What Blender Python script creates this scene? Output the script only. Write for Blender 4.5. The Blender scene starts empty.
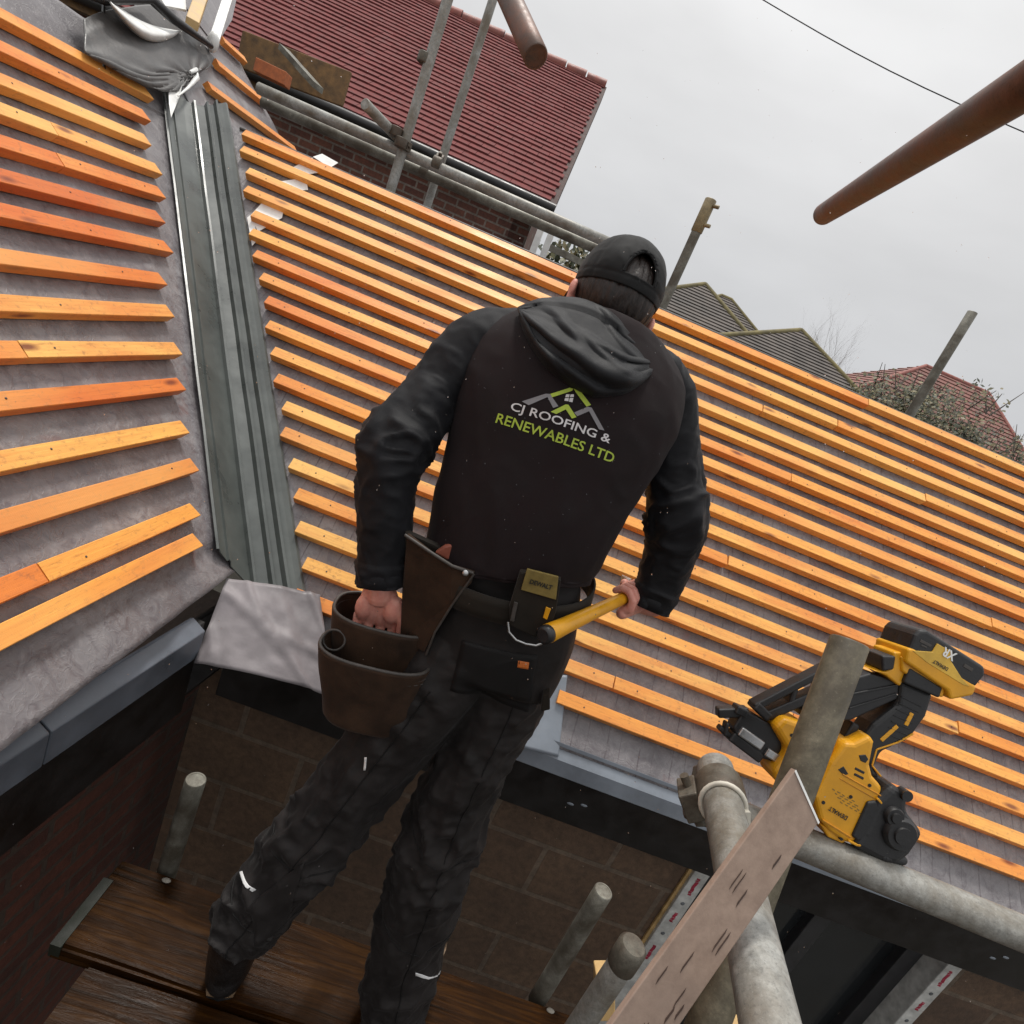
import bpy, bmesh, math, random
from math import sin, cos, pi, radians
from mathutils import Vector as V, Matrix, noise
from mathutils.bvhtree import BVHTree
random.seed(7)
scn = bpy.context.scene
col = scn.collection

# ------------------------------------------------------------------ camera
FP, ROLL, PITCH, YAW = 580.95, 0.40047, 0.295885, 0.0651376
FWD = V((sin(YAW)*cos(PITCH), cos(YAW)*cos(PITCH), -sin(PITCH)))
_r = V((cos(YAW), -sin(YAW), 0)); _d = -_r.cross(FWD)
EX = cos(ROLL)*_r - sin(ROLL)*_d
EY = sin(ROLL)*_r + cos(ROLL)*_d
def ray(px, py): return FWD + EX*((px-512)/FP) + EY*((py-512)/FP)
def at(px, py, Y):
    d = ray(px, py); return d*(Y/d.y)
def atz(px, py, z):
    d = ray(px, py); return d*(z/d.z)
def atx(px, py, x):
    d = ray(px, py); return d*(x/d.x)
def ad(px, py, depth): return ray(px, py)*depth
cam_d = bpy.data.cameras.new('camera'); cam = bpy.data.objects.new('camera', cam_d); col.objects.link(cam)
cam_d.sensor_width = 36; cam_d.lens = FP/1024*36; cam_d.clip_start = .02; cam_d.clip_end = 1000
cam.matrix_world = Matrix(((EX.x, -EY.x, -FWD.x, 0), (EX.y, -EY.y, -FWD.y, 0), (EX.z, -EY.z, -FWD.z, 0), (0, 0, 0, 1)))
scn.camera = cam

# ------------------------------------------------------------------ materials
class NT:
    def __init__(s, name):
        s.m = bpy.data.materials.new(name); s.m.use_nodes = True
        s.t = s.m.node_tree; s.b = s.t.nodes['Principled BSDF']
        s.tc = s.n('ShaderNodeTexCoord')
    def n(s, t, **k):
        x = s.t.nodes.new(t)
        for a, b in k.items(): setattr(x, a, b)
        return x
    def l(s, a, b): s.t.links.new(a, b)
    def map(s, scale, src='Object', rot=(0, 0, 0), loc=(0, 0, 0)):
        m = s.n('ShaderNodeMapping'); s.l(s.tc.outputs[src], m.inputs[0])
        m.inputs['Scale'].default_value = scale if hasattr(scale, '__len__') else (scale,)*3
        m.inputs['Rotation'].default_value = rot; m.inputs['Location'].default_value = loc
        return m.outputs[0]
    def noise(s, vec, scale, detail=4, rough=.6, dist=0):
        x = s.n('ShaderNodeTexNoise'); s.l(vec, x.inputs['Vector'])
        x.inputs['Scale'].default_value = scale; x.inputs['Detail'].default_value = detail
        x.inputs['Roughness'].default_value = rough; x.inputs['Distortion'].default_value = dist
        return x.outputs['Fac']
    def ramp(s, fac, stops):
        x = s.n('ShaderNodeValToRGB'); s.l(fac, x.inputs[0]); e = x.color_ramp.elements
        while len(e) < len(stops): e.new(.5)
        for i, (p, c) in enumerate(stops):
            e[i].position = p; e[i].color = (c, c, c, 1) if not hasattr(c, '__len__') else (*c, 1)
        return x.outputs[0]
    def mix(s, fac, a, b, mode='MIX'):
        x = s.n('ShaderNodeMix', data_type='RGBA', blend_type=mode)
        for sock, v in ((x.inputs[0], fac), (x.inputs[6], a), (x.inputs[7], b)):
            if hasattr(v, 'links'): s.l(v, sock)
            elif sock.type == 'VALUE': sock.default_value = v
            else: sock.default_value = (*v, 1) if hasattr(v, '__len__') else (v, v, v, 1)
        return x.outputs[2]
    def math(s, op, a, b=0.):
        x = s.n('ShaderNodeMath', operation=op)
        for sock, v in ((x.inputs[0], a), (x.inputs[1], b)):
            if hasattr(v, 'links'): s.l(v, sock)
            else: sock.default_value = v
        return x.outputs[0]
    def base(s, c):
        if hasattr(c, 'links'): s.l(c, s.b.inputs['Base Color'])
        else: s.b.inputs['Base Color'].default_value = (*c, 1)
    def rough(s, r):
        if hasattr(r, 'links'): s.l(r, s.b.inputs['Roughness'])
        else: s.b.inputs['Roughness'].default_value = r
    def bump(s, h, strength=.3, dist=.002):
        x = s.n('ShaderNodeBump'); s.l(h, x.inputs['Height'])
        x.inputs['Strength'].default_value = strength; x.inputs['Distance'].default_value = dist
        s.l(x.outputs[0], s.b.inputs['Normal'])
    def set(s, **k):
        for a, b in k.items(): s.b.inputs[a.replace('_', ' ')].default_value = b

def M(name, c, rough=.6, scale=30., amt=.25, bump=.15, bdist=.001, metal=0., fine=300., spec=.5):
    """a plain surface: two scales of tone variation, a fine bump and uneven gloss"""
    t = NT(name); v = t.map(1.)
    n1 = t.noise(v, scale, 5); n2 = t.noise(v, fine, 2)
    lo = tuple(x*(1-amt) for x in c); hi = tuple(min(1, x*(1+amt)) for x in c)
    t.base(t.ramp(n1, [(.3, lo), (.7, hi)]))
    t.rough(t.ramp(n1, [(.3, max(.05, rough-.12)), (.7, min(1, rough+.1))]))
    t.set(Metallic=metal, Specular_IOR_Level=spec)
    if bump: t.bump(t.math('ADD', n2, n1), bump, bdist)
    return t.m

def wood_batten():
    t = NT('sawn_treated_batten'); v = t.map((1, 1, 1))
    oi = t.n('ShaderNodeObjectInfo')
    off = t.n('ShaderNodeVectorMath', operation='ADD'); t.l(v, off.inputs[0])
    sc = t.n('ShaderNodeVectorMath', operation='SCALE'); t.l(oi.outputs['Random'], sc.inputs['Scale']); sc.inputs[0].default_value = (37, 11, 5); t.l(sc.outputs[0], off.inputs[1])
    st = t.n('ShaderNodeMapping'); t.l(off.outputs[0], st.inputs[0]); st.inputs['Scale'].default_value = (2.2, 55, 55)
    grain = t.noise(st.outputs[0], 2.2, 8, .72, .6)
    st2 = t.n('ShaderNodeMapping'); t.l(off.outputs[0], st2.inputs[0]); st2.inputs['Scale'].default_value = (1.2, 5, 5)
    blot = t.noise(st2.outputs[0], 1.6, 3, .6)
    scol = t.n('ShaderNodeSeparateColor'); t.l(oi.outputs['Color'], scol.inputs[0]); tone = t.ramp(scol.outputs[0], [(0, (.90, .54, .15)), (.3, (.90, .45, .10)), (.55, (.88, .36, .06)), (.74, (.84, .34, .065)), (.86, (.74, .22, .04)), (1, (.60, .15, .03))])
    c = t.mix(t.ramp(grain, [(.35, 0), (.72, .85)]), tone, t.mix(.55, tone, (.42, .11, .025)))
    c = t.mix(t.ramp(blot, [(.44, 0), (.66, .85)]), c, t.mix(.65, c, (.60, .12, .025)))
    # knots
    st3 = t.n('ShaderNodeMapping'); t.l(off.outputs[0], st3.inputs[0]); st3.inputs['Scale'].default_value = (4.2, 15, 15)
    vo = t.n('ShaderNodeTexVoronoi'); t.l(st3.outputs[0], vo.inputs['Vector']); vo.inputs['Scale'].default_value = 1
    c = t.mix(t.ramp(vo.outputs['Distance'], [(.06, .9), (.17, 0)]), c, (.16, .03, .012))
    # grey pencil dirt
    d = t.noise(off.outputs[0], 60, 4, .7)
    c = t.mix(t.ramp(d, [(.56, 0), (.75, .6)]), c, (.24, .10, .05))
    d2 = t.n('ShaderNodeMapping'); t.l(off.outputs[0], d2.inputs[0]); d2.inputs['Scale'].default_value = (7, 60, 60)
    c = t.mix(t.ramp(t.noise(d2.outputs[0], 3, 5, .75), [(.56, 0), (.70, .55)]), c, (.22, .065, .02))
    hl = t.noise(off.outputs[0], 1.1, 2); c = t.mix(t.ramp(hl, [(.5, 0), (.68, .45)]), c, (.92, .56, .17))
    t.base(c); t.rough(t.ramp(blot, [(.3, .30), (.7, .58)])); saw = t.n('ShaderNodeTexWave'); t.l(off.outputs[0], saw.inputs['Vector']); saw.inputs['Scale'].default_value = 75; saw.inputs['Distortion'].default_value = 3
    t.bump(t.math('ADD', grain, t.math('MULTIPLY', saw.outputs['Fac'], .15)), .45, .0015); t.set(Specular_IOR_Level=.4)
    return t.m

def membrane(name, lines):
    t = NT(name); v = t.map(1.)
    big = t.noise(v, 4, 5, .6, .8); mid = t.noise(v, 22, 6, .7, 1.6); fine = t.noise(v, 160, 3, .6)
    c = t.ramp(big, [(.28, (.100, .090, .096)), (.5, (.168, .156, .162)), (.72, (.255, .240, .243))])
    c = t.mix(t.ramp(mid, [(.36, .6), (.5, 0)]), c, (.085, .070, .078))
    c = t.mix(t.ramp(mid, [(.56, 0), (.75, .5)]), c, (.34, .32, .32))
    st = t.noise(v, 9, 3, .5, .4)
    c = t.mix(t.ramp(st, [(.66, 0), (.74, .55)]), c, (.15, .080, .075))      # sawdust and stain spots
    if lines:
        s = t.n('ShaderNodeSeparateXYZ'); t.l(v, s.inputs[0])
        wob = t.math('MULTIPLY', t.noise(v, 6, 2), .02)
        fr = t.math('FRACT', t.math('MULTIPLY', t.math('ADD', s.outputs['X'], wob), 9.1))
        ln = t.ramp(fr, [(0, 1), (.025, 1), (.045, 0), (.40, 0), (.41, .7), (.425, .7), (.44, 0), (1, 0)])
        c = t.mix(t.math('MULTIPLY', ln, t.ramp(t.noise(v, 30, 2), [(.35, .15), (.6, .8)])), c, (.06, .045, .05))
    t.base(c); t.rough(t.ramp(mid, [(.35, .28), (.7, .56)]))
    wr = t.noise(v, 30, 4, .55, 1.1)
    ridg = t.math('ABSOLUTE', t.math('SUBTRACT', wr, .5))
    thin = t.ramp(ridg, [(0, 1), (.035, .25), (.12, 0)])
    c = t.mix(t.math('MULTIPLY', thin, .12), c, (.38, .36, .36)); t.base(c)
    t.bump(t.math('ADD', t.math('MULTIPLY', thin, .4), t.math('ADD', t.math('MULTIPLY', fine, .25), t.math('MULTIPLY', mid, .35))), .5, .003)
    t.set(Specular_IOR_Level=.45)
    return t.m

def brick(name, c1, c2, mortar, scale=1., axes='XZ', w=.225, h=.075, ms=.010):
    t = NT(name); s = t.n('ShaderNodeSeparateXYZ'); t.l(t.tc.outputs['Object'], s.inputs[0])
    cb = t.n('ShaderNodeCombineXYZ'); t.l(s.outputs[axes[0]], cb.inputs[0]); t.l(s.outputs[axes[1]], cb.inputs[1])
    b = t.n('ShaderNodeTexBrick'); t.l(cb.outputs[0], b.inputs['Vector'])
    for k, x in (('Scale', 1.), ('Mortar Size', ms), ('Brick Width', w), ('Row Height', h), ('Mortar Smooth', .15), ('Bias', 0.)): b.inputs[k].default_value = x
    for k, x in (('Color1', c1), ('Color2', c2), ('Mortar', mortar)): b.inputs[k].default_value = (*x, 1)
    n = t.noise(t.tc.outputs['Object'], 38, 6, .7); n2 = t.noise(t.tc.outputs['Object'], 5, 4)
    c = t.mix(t.ramp(n, [(.3, .75), (.65, 0)]), b.outputs['Color'], t.mix(.75, b.outputs['Color'], (.02, .015, .012)))
    c = t.mix(t.ramp(n2, [(.45, 0), (.7, .5)]), c, t.mix(.7, c, (.03, .022, .018)))
    t.base(c); t.rough(.78)
    t.bump(t.math('ADD', t.math('MULTIPLY', b.outputs['Fac'], -1.), t.math('MULTIPLY', n, .7)), .6, .006)
    return t.m

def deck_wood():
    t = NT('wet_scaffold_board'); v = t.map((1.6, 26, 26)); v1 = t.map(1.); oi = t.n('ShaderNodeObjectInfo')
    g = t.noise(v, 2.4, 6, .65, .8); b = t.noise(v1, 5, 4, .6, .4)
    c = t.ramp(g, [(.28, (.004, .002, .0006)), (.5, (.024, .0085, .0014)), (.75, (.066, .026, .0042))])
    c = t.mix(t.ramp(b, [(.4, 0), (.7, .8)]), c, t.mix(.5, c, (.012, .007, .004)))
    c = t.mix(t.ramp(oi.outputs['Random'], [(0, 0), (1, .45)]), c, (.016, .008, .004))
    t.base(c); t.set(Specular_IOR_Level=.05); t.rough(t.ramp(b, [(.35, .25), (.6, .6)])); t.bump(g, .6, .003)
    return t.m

def fabric(name, c, rough=.8, weave=900, sheen=.15, blot=.3, crease=.007):
    t = NT(name); v = t.map(1.)
    n = t.noise(v, weave, 2, .7); b = t.noise(v, 16, 5, .6); fl = t.noise(v, 420, 2, .5)
    k = t.ramp(b, [(.3, tuple(x*(1-blot) for x in c)), (.7, tuple(x*(1+blot) for x in c))])
    k = t.mix(t.ramp(fl, [(.72, 0), (.80, .18)]), k, (.05, .048, .048))     # lint and dust
    cz = t.math('ABSOLUTE', t.math('SUBTRACT', t.noise(v, 6.5, 2, .5, .7), .5))
    t.base(k); t.rough(t.ramp(b, [(.3, rough-.1), (.7, min(1, rough+.1))])); t.bump(t.math('ADD', t.math('MULTIPLY', n, .10), t.math('MULTIPLY', cz, -2.)), .5, crease)
    t.set(Sheen_Weight=sheen, Sheen_Roughness=.4, Specular_IOR_Level=.25)
    return t.m

def galv(name, c, stain, amt=.5, metal=.25):
    t = NT(name); v = t.map(1.)
    a = t.noise(v, 9, 5, .65, .3); b = t.noise(v, 70, 6, .75); f = t.noise(v, 300, 4, .7)
    k = t.ramp(b, [(.3, tuple(x*.6 for x in c)), (.7, tuple(min(1, x*1.3) for x in c))])
    k = t.mix(t.ramp(a, [(.5-.2*amt, 0), (.78-.2*amt, .9)]), k, stain)
    k = t.mix(t.ramp(f, [(.54, 0), (.70, .55)]), k, tuple(x*.3 for x in c)); k = t.mix(t.ramp(f, [(.30, .3), (.40, 0)]), k, tuple(min(1, x*1.5) for x in c))
    t.base(k); t.set(Metallic=metal, Specular_IOR_Level=.4); t.rough(t.ramp(b, [(.3, .38), (.7, .62)])); t.bump(t.math('ADD', b, f), .25, .0012)
    return t.m

MW = wood_batten()
MEM_L = membrane('grey_underlay_left', False); MEM_R = membrane('grey_underlay_printed', True)
M_TRAY = M('grey_plastic_tray', (.20, .225, .26), .4, 8, .2, .1)
M_TRAY_D = M('slate_grey_plastic', (.105, .12, .145), .38, 10, .25, .1)
M_FASC = M('black_fascia', (.010, .009, .009), .42, 14, .5, .2)
M_VAL = M('grey_green_valley', (.072, .080, .075), .34, 7, .35, .12, .0008, 0, 120)
M_LEAD = M('grey_flap', (.066, .062, .060), .5, 12, .35, .5, .004, 0, 40)
M_WHITE = M('white_plastic', (.72, .72, .70), .4, 20, .12, .05)
M_BLACK = M('black_rubber', (.012, .012, .013), .45, 40, .4, .15)
M_GALV = galv('galvanised_tube', (.33, .33, .31), (.15, .125, .09), .55)
M_GALV_D = galv('weathered_tube', (.24, .235, .20), (.075, .062, .045), .9)
M_MOSSY = galv('lichened_tube', (.205, .180, .125), (.055, .044, .028), 1.1, 0.)
M_RUST = galv('rusty_tube', (.16, .072, .045), (.085, .070, .060), .45, .1)
M_CLAMP = galv('coupler_steel', (.14, .13, .105), (.07, .045, .03), .6)
M_BLOCK = brick('wet_concrete_block', (.150, .092, .056), (.118, .072, .046), (.17, .125, .09), w=.45, h=.225, ms=.010)
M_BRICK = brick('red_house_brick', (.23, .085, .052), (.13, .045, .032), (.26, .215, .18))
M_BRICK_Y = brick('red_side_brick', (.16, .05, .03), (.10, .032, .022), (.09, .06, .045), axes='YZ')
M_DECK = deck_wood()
M_TILE = M('red_plain_tile', (.160, .047, .045), .85, 14, .3, .4, .003, 0, 60, .2)
M_TILE_T = M('red_ridge_tile', (.24, .075, .058), .6, 9, .35, .4, .003, 0, 60)
M_TIMB = M('old_brown_timber', (.17, .095, .038), .7, 16, .45, .4, .003, 0, 90)
M_TIMB_Y = M('pale_timber', (.50, .33, .14), .6, 16, .3, .2)
M_TILE_G = M('dark_lichened_tile', (.105, .090, .080), .75, 1.3, .45, .5, .02, 0, 6)
M_TILE_Y = M('mossy_ridge', (.15, .125, .055), .8, 2., .5, .4, .02, 0, 9)
M_TILE_R = M('faded_red_tile', (.19, .085, .070), .75, 1.1, .35, .4, .02, 0, 6)
M_RENDER = M('grey_house_wall', (.30, .27, .24), .8, 2., .2, .2, .01, 0, 20)
M_GROUND = M('wet_ground', (.055, .05, .04), .8, .6, .5, .5, .03, 0, 8)
M_GLASS = M('dark_glass', (.02, .022, .024), .08, 3., .3, 0)

# ------------------------------------------------------------------ mesh helpers
class MB:
    def __init__(s): s.v = []; s.f = []; s.mi = []; s.sm = []
    def add(s, vs, fs, mi=0, smooth=False):
        o = len(s.v); s.v += [V(x) for x in vs]
        for f in fs: s.f.append([i+o for i in f]); s.mi.append(mi); s.sm.append(smooth)
        return s
    def box(s, c, X, Y, Z, mi=0):
        c, X, Y, Z = V(c), V(X), V(Y), V(Z)
        vs = [c+X*a+Y*b+Z*d for a in (-1, 1) for b in (-1, 1) for d in (-1, 1)]
        if X.cross(Y).dot(Z) < 0: vs = [vs[i] for i in (1, 0, 3, 2, 5, 4, 7, 6)]
        return s.add(vs, [(0, 1, 3, 2), (4, 6, 7, 5), (0, 4, 5, 1), (2, 3, 7, 6), (0, 2, 6, 4), (1, 5, 7, 3)], mi)
    def slab(s, p, n, mi=0):
        """closed prism: outline p (list of points) pushed along n"""
        p = [V(x) for x in p]; n = V(n); k = len(p)
        area = V((0, 0, 0))
        for i in range(k): area += p[i].cross(p[(i+1) % k])
        if area.dot(n) < 0: p.reverse()
        vs = p+[x+n for x in p]
        return s.add(vs, [tuple(range(k))[::-1], tuple(range(k, 2*k))]+[(i, (i+1) % k, (i+1) % k+k, i+k) for i in range(k)], mi)
    def tube(s, pts, r, n=16, mi=0, hollow=0., smooth=True, caps=True):
        pts = [V(p) for p in pts]; rs = r if hasattr(r, '__len__') else [r]*len(pts)
        rings = []; up = None
        for i, p in enumerate(pts):
            t = (pts[min(i+1, len(pts)-1)]-pts[max(i-1, 0)]).normalized()
            if up is None: up = t.orthogonal().normalized()
            else: up = (up-t*up.dot(t)).normalized()
            w = t.cross(up)
            rings.append([p+(up*cos(2*pi*j/n)+w*sin(2*pi*j/n))*rs[i] for j in range(n)])
        vs = [x for q in rings for x in q]; fs = []
        for i in range(len(pts)-1):
            for j in range(n): fs.append((i*n+j, i*n+(j+1) % n, (i+1)*n+(j+1) % n, (i+1)*n+j))
        s.add(vs, fs, mi, smooth)
        if hollow:
            for e, rg, p, r0 in ((0, rings[0], pts[0], rs[0]), (1, rings[-1], pts[-1], rs[-1])):
                t = (pts[1]-pts[0]).normalized() if e == 0 else (pts[-2]-pts[-1]).normalized()
                k = 1-hollow/r0
                inn = [p+(x-p)*k for x in rg]; dp = [x+t*min(.18, (pts[1]-pts[0]).length*.4) for x in inn]
                vs = list(rg)+inn+dp; fs = []
                for j in range(n):
                    a = (j, (j+1) % n, n+(j+1) % n, n+j); b = (n+j, n+(j+1) % n, 2*n+(j+1) % n, 2*n+j)
                    fs += [a[::-1], b[::-1]] if e == 0 else [a, b]
                fs.append(tuple(range(2*n, 3*n)) if e else tuple(range(2*n, 3*n))[::-1])
                s.add(vs, fs, mi, False)
        elif caps:
            s.add(rings[0], [tuple(range(n))[::-1]], mi); s.add(rings[-1], [tuple(range(n))], mi)
        return s
    def ball(s, c, X, Y, Z, n=16, mi=0):
        c, X, Y, Z = V(c), V(X), V(Y), V(Z)
        if X.cross(Y).dot(Z) < 0: X = -X
        m = n//2; vs = [c-Z]; fs = []
        for i in range(1, m):
            a = -pi/2+pi*i/m
            for j in range(n): vs.append(c+(X*cos(2*pi*j/n)+Y*sin(2*pi*j/n))*cos(a)+Z*sin(a))
        vs.append(c+Z); L = len(vs)-1
        for j in range(n): fs.append((0, 1+(j+1) % n, 1+j)); fs.append((L, L-n+j, L-n+(j+1) % n))
        for i in range(m-2):
            for j in range(n): fs.append((1+i*n+j, 1+i*n+(j+1) % n, 1+(i+1)*n+(j+1) % n, 1+(i+1)*n+j))
        return s.add(vs, fs, mi, True)
    def cap(s, p0, p1, r0, r1, n=14, mi=0):
        p0, p1 = V(p0), V(p1); t = (p1-p0).normalized(); u = t.orthogonal().normalized(); w = t.cross(u)
        s.ball(p0, u*r0, w*r0, t*r0, n, mi); s.ball(p1, u*r1, w*r1, t*r1, n, mi)
        return s.tube([p0, p1], [r0, r1], n, mi)
    def grid(s, fn, nu, nv, mi=0, smooth=True, closeu=False):
        vs = [fn(i/(nu if closeu else nu-1), j/(nv-1)) for j in range(nv) for i in range(nu)]; fs = []
        for j in range(nv-1):
            for i in range(nu if closeu else nu-1): fs.append((j*nu+i, j*nu+(i+1) % nu, (j+1)*nu+(i+1) % nu, (j+1)*nu+i))
        return s.add(vs, fs, mi, smooth)
    def mesh(s, name):
        me = bpy.data.meshes.new(name); me.from_pydata([tuple(x) for x in s.v], [], s.f)
        me.polygons.foreach_set('material_index', s.mi); me.polygons.foreach_set('use_smooth', s.sm)
        me.update(); return me

def link(name, me, mats, parent=None, bevel=0, seg=2, solid=0, off=-1, remesh=0, smooth=0, subsurf=0, mw=None):
    o = bpy.data.objects.new(name, me); col.objects.link(o)
    for m in (mats if isinstance(mats, (list, tuple)) else [mats]): me.materials.append(m)
    if solid: m = o.modifiers.new('t', 'SOLIDIFY'); m.thickness = solid; m.offset = off
    if bevel: m = o.modifiers.new('b', 'BEVEL'); m.width = bevel; m.segments = seg; m.limit_method = 'ANGLE'; m.angle_limit = radians(40)
    if remesh: m = o.modifiers.new('r', 'REMESH'); m.mode = 'VOXEL'; m.voxel_size = remesh; m.use_smooth_shade = True
    if smooth: m = o.modifiers.new('s', 'SMOOTH'); m.iterations = smooth; m.factor = .5
    if subsurf: m = o.modifiers.new('u', 'SUBSURF'); m.levels = m.render_levels = subsurf
    if mw is not None: o.matrix_world = mw
    if parent is not None:
        o.parent = parent
        if parent.type == 'EMPTY': o.matrix_parent_inverse = Matrix.Translation(-parent.location)
    return o
def obj(name, mb, mats, parent=None, **k): return link(name, mb.mesh(name), mats, parent, **k)
def bake(o):
    """apply the modifiers of o"""
    dg = bpy.context.evaluated_depsgraph_get(); dg.update()
    me = bpy.data.meshes.new_from_object(o.evaluated_get(dg)); o.modifiers.clear(); o.data = me
    return o
def tag(o, label=None, cat=None, group=None, kind=None):
    for k, x in (('label', label), ('category', cat), ('group', group), ('kind', kind)):
        if x: o[k] = x
    return o
def thing(name, loc, label, cat, group=None):
    o = bpy.data.objects.new(name, None); col.objects.link(o); o.location = V(loc); o.empty_display_size = .1
    return tag(o, label, cat, group)
def cr(a, t):
    """Catmull-Rom through list a (floats or vectors), t in 0..1"""
    n = len(a)-1; x = min(max(t, 0), 1)*n; i = min(int(x), n-1); u = x-i
    p0, p1, p2, p3 = a[max(i-1, 0)], a[i], a[i+1], a[min(i+2, n)]
    return (p1*2+(p2-p0)*u+(p0*2-p1*5+p2*4-p3)*(u*u)+(p1*3-p0-p2*3+p3)*(u*u*u))*.5
def nz(x, y, z=0., s=0.): return noise.noise(V((x+s*7.3, y-s*3.1, z+s*1.7)))

# ------------------------------------------------------------------ the two roof slopes
Y0, Z0, S = 1.572389, -0.950474, 0.757185         # right slope: a batten line at u = 0
X0, ZL, SL = -0.684420, -0.760915, 0.740768       # left slope
def RP(x, u, n=0.): return V((x, Y0+u*cos(S)-n*sin(S), Z0+u*sin(S)+n*cos(S)))
def LP(y, v, n=0.): return V((X0-v*cos(SL)+n*sin(SL), y, ZL+v*sin(SL)+n*cos(SL)))
def onR(px, py, n=0.):
    o = RP(0, 0, n); nn = V((0, -sin(S), cos(S))); d = ray(px, py); return d*(o.dot(nn)/d.dot(nn))
def onL(px, py, n=0.):
    o = LP(0, 0, n); nn = V((sin(SL), 0, cos(SL))); d = ray(px, py); return d*(o.dot(nn)/d.dot(nn))
MR = Matrix(((1, 0, 0), (0, cos(S), -sin(S)), (0, sin(S), cos(S)))).to_4x4()
ML = Matrix(((0, -cos(SL), sin(SL)), (1, 0, 0), (0, sin(SL), cos(SL)))).to_4x4()
BT, BW = .033, .041
house = thing('house_extension', (.6, 1.6, -3.4), 'house extension with roof stripped to grey underlay and rows of orange battens', 'house')

def valley_x(y): return -.515-(y-1.54)*.945         # centre line of the valley in plan
def sag(a, b, s): return .009*nz(a*1.7, b*5, 0, s)+.004*nz(a*7, b*7, 3, s)+.003*max(0, 1-abs(nz(a*4+b*3, b*4-a*2, 5, s))*9)

def right_underlay():
    U0, U1 = -.165, 1.862
    def fn(i, j):
        u = U0+(U1-U0)*j; y = Y0+u*cos(S); xl = valley_x(y)+.02
        xl = xl if y > 1.545 else -.515
        x = xl+(3.4-xl)*i
        n = -BT-.004+sag(x, u, 1)*(.55 if j > .06 else .3)
        return RP(x, u, n)
    return MB().grid(fn, 220, 120)
def left_underlay():
    W0, W1 = -.20, 1.75
    def fn(i, j):
        v = W0+(W1-W0)*j; x = X0-v*cos(SL)
        ye = 1.54-(x+.515)/.945-.10 if v > -.12 else 1.50+.03*nz(v*40, 3)
        if v > 1.47: ye = 4.8
        y = -.6+(ye+.6)*i
        n = -BT-.004+sag(y*1.2, v, 9)*.8
        if j < .05: n -= .01*(1+nz(y*9, 0, 2))
        return LP(y, v, n)
    return MB().grid(fn, 190, 130)
rs_r = obj('roof_slope', right_underlay(), MEM_R, house, solid=.002)
rs_r['label'] = 'long slope of grey printed underlay under close battens'
rs_l = obj('roof_slope', left_underlay(), MEM_L, house, solid=.002)
rs_l['label'] = 'slope of wrinkled grey underlay left of the valley'

def batten_mesh(L, seed, skew=0., w=BW, t=BT):
    """sawn batten along +X from 0; top face at z 0, upper edge at y 0; corners eased, a little bowed"""
    b = MB(); k = max(3, int(L/.12)); c = .0016
    prof = [(-w+c, 0), (-c, 0), (0, -c), (0, -t+c), (-c, -t), (-w+c, -t), (-w, -t+c), (-w, -c)]
    vs = []
    for i in range(k+1):
        x = L*i/k
        dy = .0028*nz(x*1.3, seed, 1); dz = .0012*nz(x*2.1, seed, 4); dw = .0012*nz(x*5, seed, 8)
        for (y, z) in prof:
            e = skew*(y+w)/w if i == k else (0 if i else -skew*0)
            vs.append((x-e, y*(1+dw*8)+dy, z+dz))
    fs = []
    for i in range(k):
        for j in range(8): fs.append((i*8+j, i*8+(j+1) % 8, (i+1)*8+(j+1) % 8, (i+1)*8+j))
    fs.append(tuple(range(8))[::-1]); fs.append(tuple(range(k*8, k*8+8)))
    return b.add(vs, [f[::-1] for f in fs])
M_NAIL = M('nail_head', (.07, .05, .045), .5, 40, .2, 0)
def batten(parent, mw, L, skew=0., tone=.3):
    seed = random.random()*90; b = batten_mesh(L, seed, skew); x = random.uniform(.05, .12)
    while x < L-.02:
        b.ball((x+random.uniform(-.01, .01), -BW*random.uniform(.35, .65), .0008), (.0026, 0, 0), (0, .0026, 0), (0, 0, .0009), 8, 1); x += random.choice((.6, .6, .3))
    o = obj('batten', b, [MW, M_NAIL], parent, mw=mw); o.color = (min(1, max(0, tone+random.uniform(-.07, .07))), 0, 0, 1)
    return o

RB = [(1.826, -1.565), (1.726, -1.518), (1.609, -1.430), (1.508, -1.382), (1.391, -1.287), (1.289, -1.242), (1.197, -1.173), (1.097, -1.095), (.998, -1.023), (.894, -.963),
      (.795, -.889), (.692, -.823), (.599, -.745), (.499, -.700), (.400, -.620), (.302, -.554), (.202, -.497), (.098, -.423), (-.003, -.405)]
RT = [.5, .35, .2, .4, .2, .25, .82, .3, .75, .4, .25, .42, .25, .1, .15, .3, .15, .25, .72]
joints = {0: 1.55, 2: 1.39, 3: 1.02, 4: 1.83, 6: 1.18, 9: 2.1, 11: .95, 12: 1.6, 13: -.1, 14: 1.9, 16: 1.25, 17: .62}
for k, (u, x) in enumerate(RB):
    cuts = [x, joints[k], 3.35] if k in joints else [x, 3.35]
    if k == 18: cuts = None
    if cuts:
        for a, b in zip(cuts, cuts[1:]):
            batten(rs_r, Matrix.Translation(RP(a+(.002 if a != x else 0), u+random.uniform(-.003, .003)))@MR@Matrix.Rotation(random.uniform(-.0016, .0016), 4, 'Z'), b-a-.002, random.uniform(-.004, .006), RT[k] if a == x else random.choice((.2, .3, .45, .6)))
    else:                                           # the eaves batten stops short of the valley board and starts again
        batten(rs_r, Matrix.Translation(RP(-.405, u-.002))@MR, .34, 0, .7)
        batten(rs_r, Matrix.Translation(RP(.455, u-.004))@MR, 1.10, 0, .74)
        batten(rs_r, Matrix.Translation(RP(1.557, u-.004))@MR, 1.75, 0, .7)

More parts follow.
